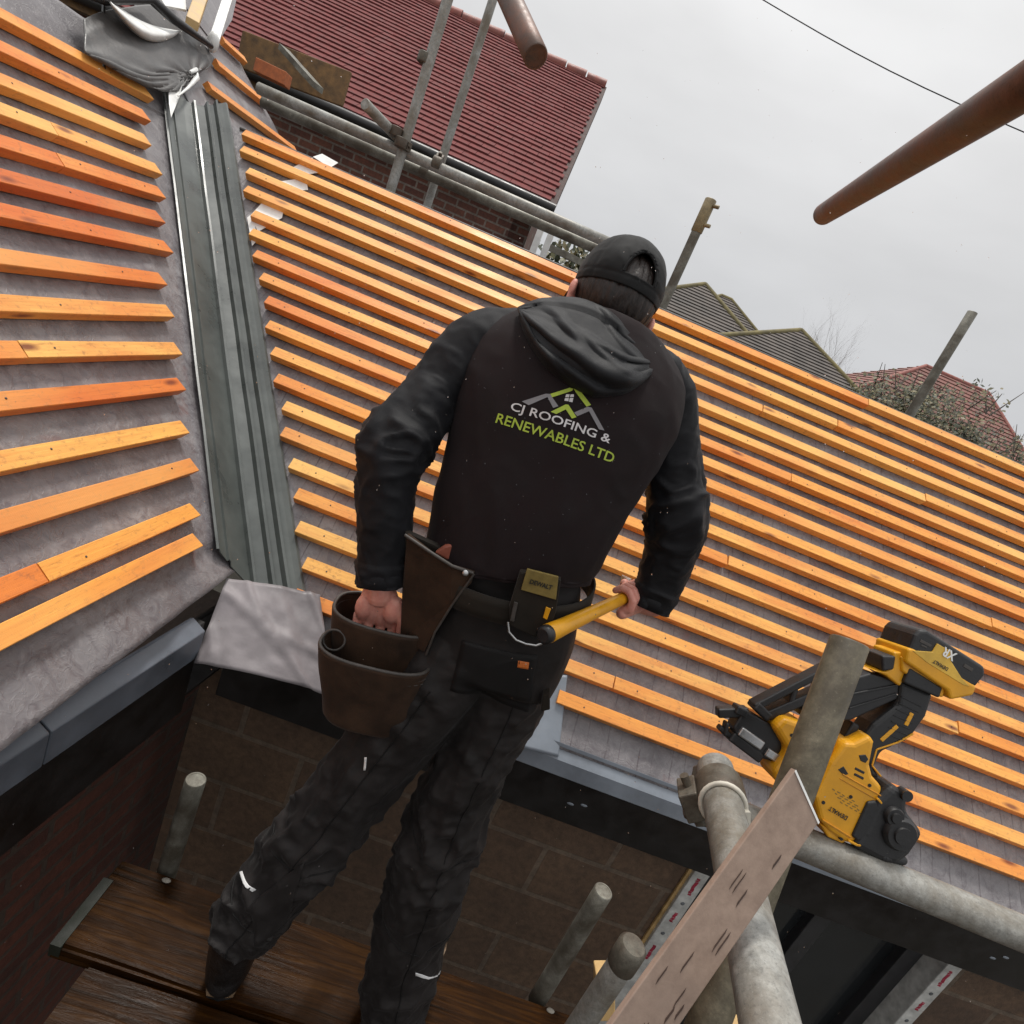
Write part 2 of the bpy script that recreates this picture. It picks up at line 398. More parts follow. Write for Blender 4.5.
LB = [(1.447, 2.608), (1.33, 2.472), (1.21, 2.361), (1.102, 2.318), (1.0, 2.242), (.893, 2.141), (.787, 2.079), (.664, 1.930), (.553, 1.863),
      (.437, 1.786), (.328, 1.702), (.211, 1.602), (.105, 1.544), (-.005, 1.443), (-.072, 1.386)]
LB2 = [1.411, 1.308, 1.189, 1.091, .986, .882, .784, .662, .55, .444, .336, .224, .118, .009, -.055]
LY2 = [1.887, 1.807, 1.728, 1.647, 1.567, 1.487, 1.406, 1.327, 1.248, 1.168, 1.088, 1.008, .928, .847, .758]
LB1 = [(1.483, 2.608), (1.352, 2.472), (1.23, 2.361), (1.113, 2.318), (1.012, 2.242), (.903, 2.141), (.789, 2.079), (.664, 1.930), (.554, 1.863),
       (.43, 1.786), (.321, 1.702), (.198, 1.602), (.093, 1.544), (-.018, 1.443), (-.089, 1.386)]
LT = [.45, .72, .35, .3, .82, .92, .82, .88, .2, .15, .93, .2, .92, .5, .6]; LT2 = {2: .4, 3: .2, 4: .78, 9: .85, 13: .93}
ljoint = {2: 1.66, 3: 1.83, 4: 1.77, 9: 1.24, 13: .96}
for k, (v, y) in enumerate(LB1):                    # v: lower edge of the top face
    sl = max(-.05, min(.06, (v-LB2[k])/(y-LY2[k])))
    cuts = [-.45, ljoint[k], y] if k in ljoint else [-.45, y]
    for p, q in zip(cuts, cuts[1:]):
        mw = Matrix.Translation(LP(p, v+sl*(p-y)+BW, random.uniform(0, .001)))@ML@Matrix.Rotation(sl, 4, 'Z')
        batten(rs_l, mw, q-p-.002, (.018 if k < 7 else .012)*random.uniform(.5, 1.3) if q == y else 0, (LT[k] if q == y else LT2[k]))
# battens of the left slope beyond the head of the valley
for (p, q) in (((207, 83), (285, 129)), ((215, 60), (261, 92)), ((221, 37), (242, 54))):
    A, B = onL(*p), onL(*q); d = B-A
    mw = Matrix.Translation(A+V((0, 0, .01)))@ML
    batten(rs_l, mw, d.length*.98, 0, .8)

def far_fn(i, j):
    v = 1.52+.93*j; y = 3.05+(4.38-.10*j-3.05)*i
    return LP(y, v, -BT-.004+sag(y, v, 4)*.6)
obj('roof_slope', MB().grid(far_fn, 40, 40), MEM_L, house, solid=.002)['label'] = 'upper strip of the left slope beyond the valley head'
# valley trough: a moulded sheet with ribs, swept along the valley line
def valley():
    prof = [(-.135, .012), (-.128, .017), (-.121, .012), (-.098, .010), (-.094, .019), (-.088, .019), (-.084, .008), (-.045, .010), (-.010, .014), (-.004, .032), (.004, .032), (.010, .014),
            (.040, .009), (.046, .024), (.053, .024), (.058, .009), (.074, .009), (.080, .026), (.087, .026), (.092, .010), (.108, .010), (.122, .012), (.130, .005)]
    p = V((.69, .724, 0)); n = 60
    def fn(i, j):
        t, h = prof[round(i*(len(prof)-1))]
        y = 1.50+(2.93-1.50)*j; x = valley_x(y)
        if j < .5: y += .045*(1-min(1, j*30))*(1 if t < -.004 else -.35)     # the foot is cut in a step
        x = valley_x(y)
        z = (Y0 and (Z0+(y-Y0)*math.tan(S)))-.022
        q = V((x, y, z))+p*t
        zr = abs(t)*.655+h*1.15-.016
        if t < 0:
            e = min(1, -t/.13); zl = ZL+(X0-(q.x))*math.tan(SL)-.040+h*1.1
            zr = zr*(1-e)+(zl-q.z)*e
        if t > .14: zr += .004*nz(y*9, 1, 1)
        return q+V((.002*nz(y*6, t*9), 0, zr+.003*nz(y*4, t*5)))
    b = MB(); b.grid(fn, len(prof), n, 0, False)
    return b
vg = obj('valley_gutter', valley(), M_VAL, house, solid=.003)
vg['label'] = 'ribbed grey-green valley trough between the two slopes'

# eaves of the right slope: tray lip, fascia and soffit
def x_eave_left(): return -.50
b = MB()
e0 = RP(0, -.150, -BT-.008); e1 = RP(0, -.196, -BT-.010)
xa, xb = .30, 3.4
b.slab([(xa, e0.y, e0.z), (xa, e1.y, e1.z), (xa, e1.y-.006, e1.z-.050), (xa, e1.y-.001, e1.z-.050), (xa, e1.y+.004, e1.z-.004), (xa, e0.y, e0.z-.005)], (xb-xa, 0, 0))
b.slab([(xa, e0.y-.004, e0.z+.004), (xa, e0.y-.012, e0.z-.002), (xa, e0.y-.009, e0.z+.011)], (xb-xa, 0, 0))
obj('eaves_tray', b, M_TRAY, house, bevel=.002)
FY = e1.y+.012
b = MB(); b.box(((-.52+3.4)/2, FY+.010, -1.232), (1.96, 0, 0), (0, .009, 0), (0, 0, .108))
fr = obj('fascia', b, M_FASC, house, bevel=.003)
for x, z in ((2.12, -1.255), (2.155, -1.235), (.66, -1.25), (.62, -1.262)):
    b = MB(); b.ball((x, FY+.0005, z), (.012, 0, 0), (0, .0015, 0), (0, 0, .005), 10); obj('paint_splash', b, M_TRAY, fr)
b = MB(); b.box((1.44, FY+.125, -1.325), (1.95, 0, 0), (0, .105, 0), (0, 0, .005))
obj('soffit', b, M_FASC, house)
# left eaves: a slate grey tray in two lengths with black fascia under it
P0, P1 = atz(0, 801, -1.10), atz(195, 662, -1.10)
dL = (P1-P0).normalized(); nL = V((dL.y, -dL.x, 0))          # towards the platform
def lf(s, n, z): return V((P0.x, P0.y, 0))+dL*s+nL*n+V((0, 0, z))
LEN = (P1-P0).length+.012
joint = .085
b = MB()
for s0, s1 in ((-1.2, joint-.0015), (joint+.0015, LEN)):
    b.slab([lf(s0, .0, -1.008), lf(s0, -.004, -1.095), lf(s0, -.010, -1.095), lf(s0, -.05, -.99), lf(s0, -.04, -.985)], dL*(s1-s0))
obj('eaves_tray', b, M_TRAY_D, house, bevel=.003)['label'] = 'slate grey tray along the left eaves, in two lengths'
b = MB(); b.slab([lf(-1.2, -.020, -1.00), lf(-1.2, -.020, -1.30), lf(-1.2, -.045, -1.30), lf(-1.2, -.045, -1.00)], dL*(LEN+1.2+.02))
obj('fascia', b, M_FASC, house)
b = MB(); b.box(lf(.2, -.15, -1.285), dL*1.4, nL*.105, V((0, 0, .005)))
obj('soffit', b, M_FASC, house)

# walls under the eaves, with the window opening
WY = 1.60
wl, wr = atz(700, 900, -1.5), None
xw0 = at(676, 900, WY).x; xw1 = at(915, 1005, WY).x
b = MB()
b.box(((-.62+xw0)/2, WY+.05, -2.37), ((xw0+.62)/2, 0, 0), (0, .05, 0), (0, 0, 1.045))
b.box(((xw1+3.4)/2, WY+.05, -2.37), ((3.4-xw1)/2, 0, 0), (0, .05, 0), (0, 0, 1.045))
b.box(((xw0+xw1)/2, WY+.05, -2.90), ((xw1-xw0)/2-.001, 0, 0), (0, .05, 0), (0, 0, .515))
obj('wall', b, M_BLOCK, house)['label'] = 'wet concrete block wall below the eaves'
b = MB(); q0 = lf(-1.2, -.235, 0); 
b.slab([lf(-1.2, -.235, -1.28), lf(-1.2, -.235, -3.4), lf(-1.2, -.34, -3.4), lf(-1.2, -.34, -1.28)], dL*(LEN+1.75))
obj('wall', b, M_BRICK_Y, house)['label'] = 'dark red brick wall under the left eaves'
win = MB()
for z in (-2.36, -1.36): win.box(((xw0+xw1)/2, WY+.085, z), ((xw1-xw0)/2-.04, 0, 0), (0, .03, 0), (0, 0, .035))
for x in (xw0+.075, (xw0+xw1)/2+.05, xw1-.075): win.box((x, WY+.083, -1.86), (.034, 0, 0), (0, .028, 0), (0, 0, .464))
wf = obj('window', win, M('dark_window_frame', (.03, .03, .033), .4), house, bevel=.003)
b = MB(); b.box(((xw0+xw1)/2, WY+.095, -1.86), ((xw1-xw0)/2-.06, 0, 0), (0, .004, 0), (0, 0, .46))
obj('pane', b, M_GLASS, wf)
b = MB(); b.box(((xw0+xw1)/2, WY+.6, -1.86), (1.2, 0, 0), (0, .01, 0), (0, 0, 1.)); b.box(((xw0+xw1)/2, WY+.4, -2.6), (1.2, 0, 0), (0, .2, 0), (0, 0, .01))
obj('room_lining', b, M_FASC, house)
# white cavity closers at the two jambs, red print running up them
M_CLOS = M('white_closer', (.50, .50, .48), .5, 25, .3, .15); M_REDP = M('red_print', (.33, .02, .05), .6); M_GREYP = M('grey_print', (.12, .13, .14), .6)
def text_mb(s, size, ext=.0, bold=0.):
    cu = bpy.data.curves.new('t', 'FONT'); cu.body = s; cu.size = size; cu.align_x = 'CENTER'; cu.align_y = 'CENTER'; cu.extrude = ext; cu.offset = bold; cu.resolution_u = 3
    o = bpy.data.objects.new('t', cu); col.objects.link(o)
    dg = bpy.context.evaluated_depsgraph_get(); dg.update()
    me = bpy.data.meshes.new_from_object(o.evaluated_get(dg))
    vs = [v.co.copy() for v in me.vertices]; fs = [tuple(p.vertices) for p in me.polygons]
    bpy.data.objects.remove(o); bpy.data.curves.remove(cu); bpy.data.meshes.remove(me)
    return vs, fs
def place_text(b, s, size, O, X, Yv, mi=0, bold=0., off=.0006):
    vs, fs = text_mb(s, size, 0, bold); N = X.cross(Yv)
    b.add([O+X*v.x+Yv*v.y+N*off for v in vs], fs, mi)
for xj, sg in ((xw0, 1), (xw1, -1)):
    b = MB(); xc = xj+sg*.012
    b.box((xc, WY+.02, -1.86), (.028, 0, 0), (0, .042, 0), (0, 0, .505))
    b.box((xc-sg*.034, WY-.004, -1.86), (.007, 0, 0), (0, .006, 0), (0, 0, .50), 1)
    cl = obj('cavity_closer', b, [M_CLOS, M_TIMB_Y], house, bevel=.003)
    for z, wl_ in ((-1.50, .075), (-1.655, .045), (-1.84, .075)):          # red print, too small in the picture to read
        b = MB(); rr_ = random.Random(int(z*100)); q = z-wl_/2
        while q < z+wl_/2: h = rr_.uniform(.003, .008); b.box((xc+rr_.uniform(-.002, .002), WY-.0222, q), (.006, 0, 0), (0, .0006, 0), (0, 0, h/2)); q += h+.0004
        obj('print_line', b, M_REDP, cl)
    for z in (-1.40, -1.585, -1.74): b = MB(); b.ball((xc, WY-.0225, z), (.008, 0, 0), (0, .0012, 0), (0, 0, .008), 10); obj('print_dot', b, M_GREYP, cl)

# back of the right slope, so that the roof is closed beyond its top edge
T = RP(0, 1.862, -BT-.006)
b = MB(); b.slab([(-1.9, T.y, T.z), (3.4, T.y, T.z), (3.4, T.y+1.3, T.z-1.25), (-1.9, T.y+1.3, T.z-1.25)], (0, -.02, -.025))
obj('roof_slope', b, MEM_L, house)['label'] = 'far slope behind the top edge'
b = MB(); b.tube([(-1.62, T.y, T.z+.004), (0, T.y+.004, T.z+.006), (1.6, T.y, T.z+.004), (3.4, T.y, T.z+.004)], .008, 8)
obj('top_edge_roll', b, M_LEAD, house)

# ------------------------------------------------------------------ loose sheets
M_FLAP = M('pale_wet_underlay', (.190, .170, .176), .55, 5, .35, .3, .002, 0, 50)
def sheet(name, corners, label, mat, bulge, seed, nu=36, nv=26, th=.002, amp=.006):
    tl, tr, br, bl = [V(c) for c in corners]; N = (tr-tl).cross(tl-bl).normalized()
    def fn(i, j):
        p = (tl*(1-i)+tr*i)*(1-j)+(bl*(1-i)+br*i)*j
        return p+N*(bulge(i, j)+amp*nz(i*4, j*4, 0, seed)+amp*.5*nz(i*11, j*9, 1, seed))
    o = obj(name, MB().grid(fn, nu, nv), mat, solid=th)
    return tag(o, label, 'sheet')
sheet('underlay_offcut', (onL(226, 581, -.07), onR(318, 597, .0), atz(330, 697, -1.13), atz(194, 664, -1.10)), 'loose pale flap of grey underlay hanging over the corner below the valley trough', M_FLAP, lambda i, j: .030*sin(pi*i)*(.3+j)-.016*j*j+.02+.010*max(0, 1-abs(nz(i*3-j*1.5, j*1.2, 0, 21))*5)+.008*max(0, 1-abs(i-.55-.2*j)*9), 3)
sheet('apron_sheet', (onR(505, 672, -.01), onR(566, 676, -.01), atz(557, 757, -1.118), atz(500, 742, -1.105)), 'plain grey plastic sheet at the eaves beside the hanging hammer handle', M_TRAY, lambda i, j: .012, 5, amp=.001)
# white offcuts of underlay showing at the head of the right slope
for pts, lab in (([(313, 157), (322, 154), (338, 163), (330, 168)], 'topmost scrap of white lining above the top batten'), ([(288, 170), (312, 158), (322, 172), (300, 176)], 'scrap of white lining under the top batten'), ([(278, 182), (306, 178), (308, 190), (284, 192)], 'scrap of white lining between the second and third battens'),
                 ([(250, 216), (262, 203), (284, 208), (282, 218), (258, 232)], 'largest scrap of white lining, at the valley edge beside the fifth batten'), ([(247, 218), (252, 214), (258, 240), (252, 246)], 'narrow white lining scrap along the valley edge')):
    P = [onR(*p, -BT+.007) for p in pts]; b = MB(); b.slab(P, V((0, 0, .0015))); tag(obj('lining_scrap', b, M_WHITE), lab, 'lining', 'white lining scraps at the head of the valley')
# the soft grey piece dressed over the head of the valley, with its white underside turned up
def flap():
    C = [[(83, 20), (118, 8), (160, 8), (195, 36), (214, 58)],
         [(84, 34), (120, 30), (160, 32), (192, 48), (210, 66)],
         [(84, 50), (118, 58), (150, 66), (182, 66), (202, 72)],
         [(88, 55), (116, 66), (146, 78), (172, 78), (196, 75)],
         [(100, 60), (122, 74), (151, 88), (177, 91), (193, 78)]]
    rows = [[onL(px, py, .02+.020*sin(pi*i/4)*(1 if j < 4 else .4)) for i, (px, py) in enumerate(r)] for j, r in enumerate(C)]
    def fn(i, j):
        p = cr([cr(r, i) for r in rows], j)
        a = math.atan2(j-.75, i-.98); d = math.hypot(j-.75, i-.98)
        return p+V((.4, -.5, .8))*(.012*cos(a*26)*math.exp(-d*2.6)*min(1, d*8)+.006*nz(i*5, j*5))
    return MB().grid(fn, 50, 40)
fl = tag(obj('membrane_flap', flap(), M_LEAD, solid=.004), 'soft grey flap dressed in creases over the head of the valley', 'membrane')
b = MB()
def lipf(i, j):
    px = 110+(182-110)*i; py = 2+30*i*i+14*sin(pi*i)+j*(16*sin(pi*min(1, i*1.05))**.7)
    return onL(px, py, .05+.05*sin(pi*j)*(1-i*.6))
b.grid(lipf, 24, 8)
obj('turned_edge', b, M_WHITE, fl, solid=.003)
b = MB(); b.slab([onL(168, 78, .02), onL(184, 76, .03), onL(180, 96, .03), onL(171, 118, .015), onL(169, 104, .015)], (0, 0, .002)); b.tube([onL(190, 72, .05), onL(196, 70, .06), onL(197, 78, .05), onL(188, 88, .05), onL(178, 96, .04)], [.006, .012, .012, .006, .003], 8)
obj('white_tongue', b, M_WHITE, fl)
# edge of the main roof above it: black roll, felt, pale rafter and white batten
b = MB(); b.tube([onL(82, -8, .06), onL(104, -2, .07), onL(150, -2, .10), (onL(172, 18, .11)), onL(211, 46, .07)], [.015, .022, .020, .020, .013], 12)
b.tube([onL(104, -4, .05), onL(103, 30, .01), onL(104, 68, 0)], .006, 8)
tag(obj('rubber_edge', b, M_BLACK), 'black rubber edging along the ridge above the grey flap', 'edging')
b = MB(); A, B = onL(192, 24, .10), onL(206, -16, .14); d = (B-A); s = d.cross(V((0, 0, 1))).normalized()
b.box((A+B)/2, d*.5, s*.028, V((0, 0, .02)))
tag(obj('rafter_end', b, M_TIMB_Y, bevel=.003), 'short yellow timber end above the black edging', 'timber')
b = MB(); A, B = onL(213, 44, .06), onL(231, -12, .14); d = B-A; s = d.cross(V((0, 0, 1))).normalized()
b.box((A+B)/2, d*.5, s*.024, V((0, 0, .012))); b.ball(onL(213, 42, .07), (.03, 0, 0), (0, .03, 0), (0, 0, .05), 12)
tag(obj('dry_verge_strip', b, M_WHITE, bevel=.003), 'white plastic verge strip beside the yellow timber end', 'verge strip')
b = MB(); b.slab([onL(140, -30, .02), onL(183, -20, .06), onL(186, 12, .07), onL(165, 8, .05)], (0, 0, .01))
tag(obj('white_lining', b, M_WHITE), 'white lining sheet behind the black edging', 'lining')
b = MB(); P = [onL(228, -40, -.1), onL(216, 46, -.02), onL(242, 60, -.03), onL(288, 132, -.05), onL(300, 128, -.3), onL(255, 10, -.5)]
b.slab([onL(150, -40, -.03), onL(216, 46, -.03), onL(232, 20, -.03), onL(245, -40, -.03)], V((-.02, 0, -.03)))
tag(obj('felt_strip', b, MEM_L), 'grey felt under the white verge strip', 'felt')

# ------------------------------------------------------------------ platform and scaffold
deck = [(.862, 1.085, -.49, 2.6), (.632, .857, -.405, 2.5), (.402, .627, -.43, 2.6), (.172, .397, -.36, 2.4)]
dl = ['wet brown scaffold board nearest the block wall, its end by the short tube', 'wet brown scaffold board under the worker, second out from the block wall', 'wet brown scaffold board third out from the wall, at the very bottom of the picture', 'wet scaffold board at the outer edge of the platform']
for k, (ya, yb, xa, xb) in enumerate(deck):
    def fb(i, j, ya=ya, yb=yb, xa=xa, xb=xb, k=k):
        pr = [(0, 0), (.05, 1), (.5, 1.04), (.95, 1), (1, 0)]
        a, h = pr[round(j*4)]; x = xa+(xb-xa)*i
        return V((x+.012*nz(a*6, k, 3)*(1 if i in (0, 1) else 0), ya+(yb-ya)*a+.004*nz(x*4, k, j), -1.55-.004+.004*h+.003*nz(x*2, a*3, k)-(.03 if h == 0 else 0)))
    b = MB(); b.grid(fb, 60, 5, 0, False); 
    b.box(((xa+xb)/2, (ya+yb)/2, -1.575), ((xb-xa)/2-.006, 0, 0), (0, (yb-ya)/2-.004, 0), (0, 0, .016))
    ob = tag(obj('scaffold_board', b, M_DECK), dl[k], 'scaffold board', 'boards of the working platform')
    if k == 0:
        b = MB(); b.box((xa+.006, (ya+yb)/2-.03, -1.566), (.012, 0, 0), (0, .08, 0), (0, 0, .019))
        obj('end_plate', b, M('green_band', (.012, .015, .008), .6), ob)
def frame3(t):
    t = t.normalized(); u = t.orthogonal().normalized(); return t, u, t.cross(u)
def coupler(parent, P, axis, r=.0242):
    """swivel coupler: band round the tube, jaw block, bolt with nut"""
    t, u, w = frame3(V(axis)); b = MB(); P = V(P)
    b.tube([P-t*.022, P-t*.020, P+t*.020, P+t*.022], [r+.002, r+.0065, r+.0065, r+.002], 20)
    b.box(P+u*(r+.014), t*.020, u*.012, w*.020); b.tube([P+u*(r+.012)-w*.034, P+u*(r+.012)+w*.036], .006, 8); b.tube([P+u*(r+.012)+w*.022, P+u*(r+.012)+w*.034], .0105, 6)
    return obj('coupler', b, M_CLAMP, parent, bevel=.002)
def scaff(A, B, label, mat=M_GALV, r=.0242, hollow=True, group='scaffold tubes round the roof'):
    A, B = V(A), V(B)
    n = 8; pts = [A+(B-A)*i/n for i in range(n+1)]
    t, u, w = frame3(B-A)
    e = .002
    pts = [A, A+t*e]+pts[1:-1]+[B-t*e, B]; rs = [r-e]+[r]*(len(pts)-2)+[r-e]
    b = MB(); b.tube(pts, rs, 28, hollow=.004 if hollow else 0)
    return tag(obj('scaffold_tube', b, mat), label, 'scaffold tube', group)
up = V((0, 0, 1))
# near standard in front of the nail gun, stopping at its top end
P = ad(850, 641, .775); Q = ad(722, 985, .72); std = scaff(P, Q+(Q-P)*2.2, 'lichen-covered upright scaffold tube crossing in front of the nail gun', M_MOSSY)
# ledger along the eaves, under the gun
A, B = ad(690, 797, .885), ad(1090, 961, .80)
led = scaff(A, B+(B-A)*.4, 'grey scaffold ledger running along the eaves under the nail gun')
coupler(led, ad(703, 803, .88), B-A)
# transom that comes back towards the camera
A, B = ad(715, 768, .80), ad(772, 1034, .455)
tr = scaff(A, B+(B-A)*.5, 'grey scaffold tube with a white cable tie, crossing behind the cut strip', M_GALV)
t = (B-A).normalized()
coupler(tr, A+t*.055, t, .024)
b = MB(); q = A+(B-A)*.22; tt, u, w = frame3(t)
b.tube([q+(u*cos(a*pi/12)+w*sin(a*pi/12))*.0268+tt*.004*sin(a*pi/12) for a in range(25)], .0032, 8)
b.box(q+V((.022, -.014, .004)), EX*.0065, EY*.008, FWD*.004); obj('cable_tie', b, M('cream_plastic', (.50, .47, .40), .5), tr)
# rusty tubes overhead
A, B = ad(824, 214, 1.38), ad(1030, 84, .60)
t1 = scaff(A, B+(B-A)*.06, 'rusty brown scaffold tube pointing down out of the sky at the right', M_RUST)
A, B = ad(536, 57, 1.25), ad(503, -16, 1.36)
scaff(A, B+(B-A)*.8, 'rusty brown scaffold tube hanging into the top of the sky above the red roof', M_RUST, .0268)
# tubes behind the top edge of the roof
def back(p, q, Ya, Yb, label, mat=M_GALV, r=.0242):
    A, B = at(*p, Ya), at(*q, Yb); return scaff(A, B, label, mat, r)
pA = at(420, 92, 3.22); sA = scaff((pA.x, pA.y, -1.2), (pA.x, pA.y, 2.2), 'taller grey scaffold upright in front of the red tiled roof, with couplers')
coupler(sA, at(424, 58, 3.22), up); coupler(sA, at(396, 132, 3.20), up); coupler(sA, at(401, 143, 3.18), up)
pB = at(466, 84, 3.5); sB = scaff((pB.x, pB.y, -.6), (pB.x, pB.y, 2.6), 'thinner grey scaffold upright right of the taller one, in front of the red roof', M_GALV, .0222)
A, B = at(258, 88, 3.25), at(609, 243, 3.25); l1 = scaff(A, B, 'upper grey scaffold rail along the back of the roof', M_GALV, .0262)
coupler(l1, at(437, 163, 3.24), B-A)
A, B = at(262, 102, 3.4), at(640, 268, 3.4); l2 = scaff(A, B, 'lower grey scaffold rail along the back of the roof', M_GALV_D, .0262)
coupler(l2, at(424, 172, 3.4), B-A)
A, B = at(365, 104, 3.0), at(400, 140, 3.3); scaff(A, B, 'short scaffold tube sticking out towards the roof by the taller upright', M_GALV)
pC = at(690, 246, 3.2); sC = scaff((pC.x, pC.y, -1.), (pC.x, pC.y, at(709, 203, 3.2).z), 'grey scaffold upright ending in a brass-coloured spigot behind the cap', M_GALV_D)
b = MB(); z = at(709, 203, 3.2).z; b.tube([(pC.x, pC.y, z-.14), (pC.x, pC.y, z-.135), (pC.x, pC.y, z+.015), (pC.x, pC.y, z+.018)], [.0255, .029, .029, .025], 16)
for h in (.01, .1): b.tube([(pC.x+.02, pC.y-.02, z-h), (pC.x+.045, pC.y-.035, z-h)], .009, 6)
obj('spigot', b, galv('brassy_steel', (.30, .24, .13), (.12, .09, .05)), sC)
pD = at(942, 362, 3.3); scaff((pD.x, pD.y, -1.), (pD.x, pD.y, at(966, 309, 3.3).z), 'grey scaffold upright in front of the ivy at the right', M_GALV_D)
for q, xx, lab in (((540, 232), .0, 'left of two thin white posts behind the top batten'), ((549, 240), .1, 'right of two thin white posts behind the top batten')):
    p = at(*q, 3.6); b = MB(); b.box((p.x, p.y, p.z-.35), (.018, 0, 0), (0, .018, 0), (0, 0, .42)); tag(obj('white_post', b, M_WHITE, bevel=.003), lab, 'post', 'white posts behind the roof')
A, B = at(557, 251, 4.2), at(600, 271, 4.2); b = MB(); b.box((A+B)/2, (B-A)*.7, V((0, 0, .02)), V((0, .015, 0))); b.box((A+B)/2-V((0, 0, .10)), (B-A)*.8, V((0, 0, .03)), V((0, .015, 0)))
tag(obj('guard_rail', b, M_GALV_D), 'grey guard board rail beyond the worker\'s cap', 'rail')
# short tubes standing on the platform
for (p, q, Y, lab) in (((168, 868), (200, 783), 1.11, 'dark scaffold tube stub standing at the left end of the platform'), ((542, 992), (585, 886), 1.115, 'dark scaffold tube stub standing by the wall to the right of the worker')):
    A = at(*p, Y); zt = at(*q, Y).z
    st = scaff((A.x, Y, -1.60), (A.x+.004, Y+.006, zt), lab, M_GALV_D)
    b = MB(); b.ball((A.x+.02, Y-.045, -1.5495), (.012, 0, 0), (0, .007, 0), (0, 0, .0022), 10)
    tag(obj('mortar_spot', b, M('old_mortar', (.22, .20, .17), .8)), 'pale mortar dropping at the foot of the '+('left' if p[0] < 300 else 'right')+' tube stub', 'mortar')
A = ad(633, 946, 1.08); s3 = scaff((A.x-.01, A.y-.005, -1.8), A, 'scaffold upright with a capped coupler end beside the cut strip', M_GALV)
b = MB(); b.tube([A-up*.055, A-up*.052, A-up*.002, A+up*.004], [.025, .0275, .0275, .022], 18); obj('end_collar', b, M_CLAMP, s3)
b = MB(); P = ad(604, 990, 1.3); b.box(P, EX*.020, EY*.045, FWD*.03); tag(obj('wood_packer', b, M_TIMB_Y, bevel=.003), 'small pale wood packer beside the capped scaffold upright', 'packer')
b = MB(); A, B = atz(703, 1022, -1.40), atz(800, 1062, -1.40); b.box((A+B)/2, (B-A)*.6, V((0, .04, 0)), V((0, 0, .02))); tag(obj('timber_offcut', b, M_TIMB_Y, bevel=.003), 'pale timber offcut at the foot of the near upright', 'offcut')
b = MB(); b.box(atz(722, 972, -1.30), V((.035, 0, 0)), V((0, .02, 0)), V((0, 0, .05))); tag(obj('grey_bracket', b, M_TRAY, bevel=.004), 'grey plastic bracket between the cut strip and the tied tube', 'bracket')

# the cut strip of weathered board leaning on the near upright
def strip():
    A, A2 = ad(795.5, 769.5, .530), ad(819, 822, .530); B = ad(612, 1024, .46); ax = (B-A).normalized()
    B2 = A2+ax*(B-A).length
    return A, A2, B2+ax*.25, B+ax*.25, ax
A, A2, B2, Bq, ax = strip(); N = (A2-A).cross(ax).normalized()
if N.dot(FWD) > 0: N = -N
b = MB(); b.slab([A, A2, B2, Bq], -N*.006, 0)
def strip_mat():
    t = NT('weathered_strip'); v = t.map(1.)
    n = t.noise(v, 60, 5, .7); b2 = t.noise(v, 8, 3)
    c = t.ramp(n, [(.3, (.215, .150, .115)), (.7, (.31, .225, .175))]); c = t.mix(t.ramp(b2, [(.4, 0), (.7, .4)]), c, (.26, .20, .17))
    t.base(c); t.rough(.62); t.bump(n, .3, .0012); return t.m
st = tag(obj('cut_strip', b, strip_mat(), bevel=.0008), 'pale brown cut strip with dark slots leaning across the scaffold tubes', 'strip')
b = MB(); W = (A2-A)-ax*(A2-A).dot(ax); wl_ = W.length; W.normalize(); Lx = (Bq-A).length
for k in range(30):
    s = .05+random.random()*(Lx-.07); c = random.uniform(.12, .88)*wl_; ln = random.uniform(.006, .013); w_ = random.uniform(.0007, .0014)
    if s < .09 and c < .02: continue
    o = A+ax*s+W*c+N*.0003
    for dx in ([0, .0045] if random.random() < .5 else [0]): b.slab([o+W*dx-ax*ln, o+W*(dx+w_)-ax*ln*.6, o+W*(dx+w_*.7)+ax*ln, o+W*(dx-w_*.5)+ax*ln*.5], N*.0003)
obj('slot_marks', b, M('slot_brown', (.055, .032, .024), .8), st)
b = MB(); b.slab([A+N*.0004, A2+N*.0004, A2+ax*.0022+N*.0004, A+ax*.0022+N*.0004], N*.0005); obj('pale_cut_edge', b, M_WHITE, st)

# ------------------------------------------------------------------ houses, trees and ground beyond
g = MB(); g.box((0, 60, -3.5), (200, 0, 0), (0, 220, 0), (0, 0, .1)); tag(obj('ground', g, M_GROUND), kind='structure')
E2 = at(552, 203, 6.5); a = radians(3); dr = V((cos(a), sin(a), 0)); nb = V((-sin(a)-.002, cos(a), 0)); 
Rg = at(604, 86, 10.0); up_v = Rg-E2; wid = 7.5
hb = thing('red_roofed_house', E2+V((-3, 2, 0))-V((0, 0, E2.z+3.4)), 'brick house with a red tiled roof behind the scaffold rails', 'house')
n_c = 34
b = MB(); nrm = dr.cross(up_v).normalized()
for k in range(n_c):
    v0 = k/n_c; v1 = (k+1)/n_c; row = int(wid/.22)
    for j in range(row):
        x0 = -wid+(j+(k % 2)*.5)*.22; x1 = min(x0+.216, 0); x0 = max(x0, -wid)
        if x1 <= x0: continue
        h = random.uniform(0, .006)
        p0 = E2+dr*x0+up_v*v0; p1 = E2+dr*x1+up_v*v0; q1 = E2+dr*x1+up_v*v1; q0 = E2+dr*x0+up_v*v1
        lift = nrm*(.019+h)
        b.add([p0, p1, p1+lift, p0+lift, q1+nrm*.006, q0+nrm*.006], [(0, 1, 2, 3), (3, 2, 4, 5), (1, 4, 2), (0, 3, 5)])
rf = obj('roof', b, M_TILE, hb)
b = MB()
for k in range(24):
    c0 = Rg-dr*(k*.32-.02); c1 = c0-dr*.30
    b.tube([c0+V((0, 0, .0)), c1+V((0, 0, -.012))], [.085, .080], 12)
obj('ridge_tiles', b, M_TILE_T, rf)
